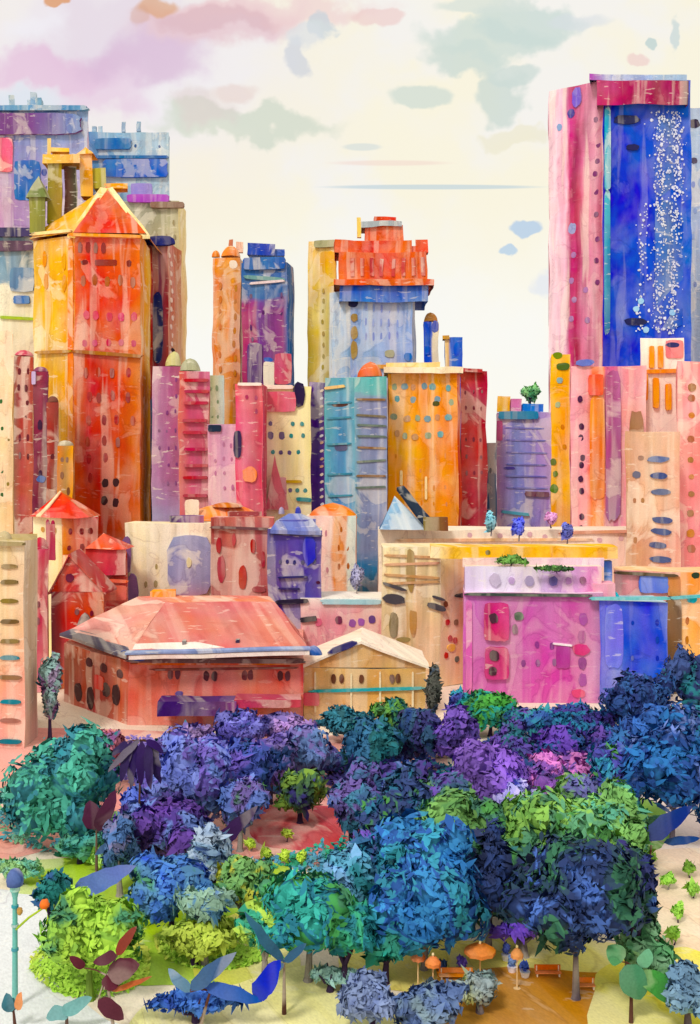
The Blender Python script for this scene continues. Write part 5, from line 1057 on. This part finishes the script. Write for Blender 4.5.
# small pieces carried by a part become its sub-parts
UP = {'chimney': 'roof', 'roof_edge': 'roof', 'roof_skirt': 'roof', 'gutter': 'roof', 'roof_ball': 'roof', 'roof_stripe': 'roof', 'crown_rib': 'crown_tier', 'corner_horn': 'crown_tier', 'turret_roof': 'turret', 'finial': 'crown_tier', 'chimney_pot': 'chimney', 'grey_rim': 'crown_tier', 'pilaster': 'wall', 'cornice': 'wall', 'floor_line': 'wall', 'moulding': 'wall', 'parapet': 'wall'}
for r in [o for o in list(col.objects) if o.type == 'EMPTY']:
    ch = list(r.children)
    for o in ch:
        k = UP.get(o.name.split('.')[0])
        hosts = [h for h in ch if k and h.name.split('.')[0] == k and h.parent == r]
        if hosts:
            h = hosts[0]; o.parent = h; o.location = o.location-h.location

# ================================================================== SKY, SUN, CAMERA
w = bpy.data.worlds.new('World'); sc.world = w; w.use_nodes = True
N, L = w.node_tree.nodes, w.node_tree.links; N.clear()
out = N.new('ShaderNodeOutputWorld'); tc = N.new('ShaderNodeTexCoord')
sp = N.new('ShaderNodeSeparateXYZ'); L.new(tc.outputs['Generated'], sp.inputs[0])
def M(op, a, b=0.0, c=None):
    r = N.new('ShaderNodeMath'); r.operation = op
    for i, v in enumerate((a, b, c)):
        if v is None: continue
        if isinstance(v, (int, float)): r.inputs[i].default_value = v
        else: L.new(v, r.inputs[i])
    return r.outputs[0]
# cloud deck coordinates: azimuth and elevation slopes seen from the origin
yy = M('MAXIMUM', M('ABSOLUTE', sp.outputs[1]), .15)
cx = N.new('ShaderNodeCombineXYZ'); L.new(M('DIVIDE', sp.outputs[0], yy), cx.inputs[0]); L.new(M('DIVIDE', sp.outputs[2], yy), cx.inputs[1])
def vm(op, a, b=None, sc_=None):
    r = N.new('ShaderNodeVectorMath'); r.operation = op
    for i, v in ((0, a), (1, b)):
        if v is None: continue
        if isinstance(v, tuple): r.inputs[i].default_value = v
        else: L.new(v, r.inputs[i])
    if sc_ is not None: r.inputs['Scale'].default_value = sc_
    return r
def noise_(vec, s, d, col_=True, dist=0):
    t = N.new('ShaderNodeTexNoise'); t.inputs['Scale'].default_value = s; t.inputs['Detail'].default_value = d; t.inputs['Distortion'].default_value = dist
    L.new(vec, t.inputs['Vector']); return t.outputs['Color' if col_ else 'Fac']
n1 = vm('SUBTRACT', noise_(cx.outputs[0], 18, 4), (.5, .5, .5)); n2 = vm('SUBTRACT', noise_(cx.outputs[0], 60, 3), (.5, .5, .5))
wp = vm('ADD', vm('ADD', cx.outputs[0], vm('SCALE', n1.outputs[0], sc_=.075).outputs[0]).outputs[0], vm('SCALE', n2.outputs[0], sc_=.018).outputs[0]).outputs[0]
wq = vm('ADD', vm('ADD', cx.outputs[0], vm('SCALE', n1.outputs[0], sc_=.02).outputs[0]).outputs[0], vm('SCALE', n2.outputs[0], sc_=.012).outputs[0]).outputs[0]
def MX(f, a, b):
    r = N.new('ShaderNodeMix'); r.data_type = 'RGBA'
    for i, v in ((0, f), (6, a), (7, b)):
        if isinstance(v, (int, float)): r.inputs[i].default_value = v
        elif isinstance(v, tuple): r.inputs[i].default_value = v
        else: L.new(v, r.inputs[i])
    return r.outputs[2]
def MRS(x, a, b, c, d):
    r = N.new('ShaderNodeMapRange'); r.interpolation_type = 'SMOOTHSTEP'; L.new(x, r.inputs[0])
    for i, v in zip((1, 2, 3, 4), (a, b, c, d)): r.inputs[i].default_value = v
    return r.outputs[0]
el = N.new('ShaderNodeSeparateXYZ'); L.new(wp, el.inputs[0])
c = MX(MRS(noise_(wp, 7, 3, False), .42, .6, 0, 1), lin('#FBF5DF'), lin('#F7F4EE'))
c = MX(MRS(el.outputs[1], .27, .12, 0, .75), c, lin('#FCFBF4'))
def cloud(px, py, rx, ry, colr, a, soft=.12):
    global c
    d = vm('SUBTRACT', wp if ry > 12 else wq if ry > 4 else cx.outputs[0], ((px-350)/F, (HZ-py)/F, 0)).outputs[0]
    d = vm('MULTIPLY', d, (F/rx, F/ry, 0)).outputs[0]
    l = vm('LENGTH', d).outputs['Value']
    soft = max(.3, soft*1.6) if ry > 12 else max(.22, soft)
    f = MRS(l, max(0, 1-soft), 1+soft*.5, a*.92, 0)
    c = MX(f, c, lin(colr))
cloud(60, 70, 230, 130, '#F0EAF2', .9, .8); cloud(120, 30, 100, 60, '#E6D8E4', .8, .3)
cloud(215, 25, 90, 28, '#E8C4CC', .8, .25); cloud(280, 10, 110, 16, '#F0D0D0', .7, .25); cloud(60, 72, 70, 24, '#E6BCDA', .75, .25); cloud(150, 65, 66, 30, '#DCBCD8', .8, .3); cloud(105, 98, 50, 22, '#E8C8E0', .7, .4)
cloud(215, 22, 55, 16, '#DCB4BC', .6, .2); cloud(28, 28, 34, 22, '#F4F2F8', .7, .5); cloud(15, 105, 60, 16, '#D8E4F0', .7, .4)
cloud(57, 3, 15, 6, '#E09A58', .9, .2); cloud(158, 7, 22, 11, '#E0A878', .8, .3); cloud(140, 18, 12, 12, '#D8A890', .5, .3)
cloud(240, 124, 92, 17, '#D4DCCC', .9, .08); cloud(205, 112, 32, 20, '#E0D0CC', .6, .3); cloud(235, 92, 22, 10, '#E8D0C8', .6, .4); cloud(300, 60, 18, 20, '#D0D4DC', .8, .12); cloud(325, 25, 12, 18, '#C8D4DC', .8, .15); cloud(305, 38, 26, 14, '#DCE0E4', .7, .15)
cloud(378, 18, 26, 10, '#F0D0CC', .8, .12); cloud(420, 97, 32, 12, '#D2DED4', .85, .1); cloud(462, 58, 44, 18, '#CEDCD4', .9, .1); cloud(490, 38, 72, 19, '#D0DED6', .9, .1); cloud(530, 20, 66, 22, '#CCDCD6', .9, .1); cloud(485, 5, 55, 9, '#D8E2DA', .8, .15)
cloud(503, 90, 27, 27, '#CCDAD2', .85, .1); cloud(515, 75, 26, 12, '#CEDCD6', .85, .1); cloud(512, 135, 26, 14, '#EEE8CC', .7, .15); cloud(580, 22, 32, 9, '#DAE0E4', .6, .3); cloud(678, 35, 9, 20, '#C8D8D8', .8, .15); cloud(650, 45, 6, 6, '#B8D0D0', .8, .2); cloud(638, 63, 12, 6, '#F0CCC8', .7, .2)
cloud(524, 226, 18, 7, '#B8D0E8', .95, .12); cloud(505, 247, 11, 5, '#BCD4E8', .95, .12); cloud(432, 187, 110, 2.6, '#B8D0DC', .7, .3); cloud(390, 163, 60, 3, '#F4D8CC', .6, .4); cloud(362, 147, 20, 4, '#D4DEDC', .7, .3); cloud(545, 278, 16, 14, '#E0E6F2', .7, .3)
cloud(600, 300, 20, 40, '#F0F0F6', .6, .6); cloud(200, 200, 60, 60, '#FBF2DC', .7, .7)
bg = N.new('ShaderNodeBackground'); L.new(c, bg.inputs[0]); bg.inputs[1].default_value = .98
sky = N.new('ShaderNodeTexSky'); sky.sky_type = 'NISHITA'; sky.sun_disc = False
EL, AZ = math.radians(47), math.radians(207)
sky.sun_elevation = EL; sky.sun_rotation = AZ
b2 = N.new('ShaderNodeBackground'); L.new(sky.outputs[0], b2.inputs[0]); b2.inputs[1].default_value = .004
ad = N.new('ShaderNodeAddShader'); L.new(bg.outputs[0], ad.inputs[0]); L.new(b2.outputs[0], ad.inputs[1]); L.new(ad.outputs[0], out.inputs[0])

sl = bpy.data.lights.new('sun', 'SUN'); sl.energy = 1.85; sl.angle = math.radians(10); sl.color = (1, .95, .87)
so = bpy.data.objects.new('sun', sl); col.objects.link(so)
d = Vector((math.sin(AZ)*math.cos(EL), math.cos(AZ)*math.cos(EL), math.sin(EL)))   # toward the sun: behind and left of the viewer
so.rotation_euler = d.to_track_quat('Z', 'Y').to_euler()

cam = bpy.data.cameras.new('camera'); co = bpy.data.objects.new('camera', cam); col.objects.link(co)
co.location = (0, 0, H); co.rotation_euler = (math.pi/2, 0, 0)
cam.sensor_fit = 'VERTICAL'; cam.sensor_height = 36; cam.lens = F/1024*36; cam.shift_y = -(512-HZ)/1024
cam.clip_end = 20000; cam.clip_start = 1
sc.camera = co
sc.view_settings.view_transform = 'Standard'; sc.view_settings.look = 'None'; sc.view_settings.exposure = 0
sc.cycles.max_bounces = 5
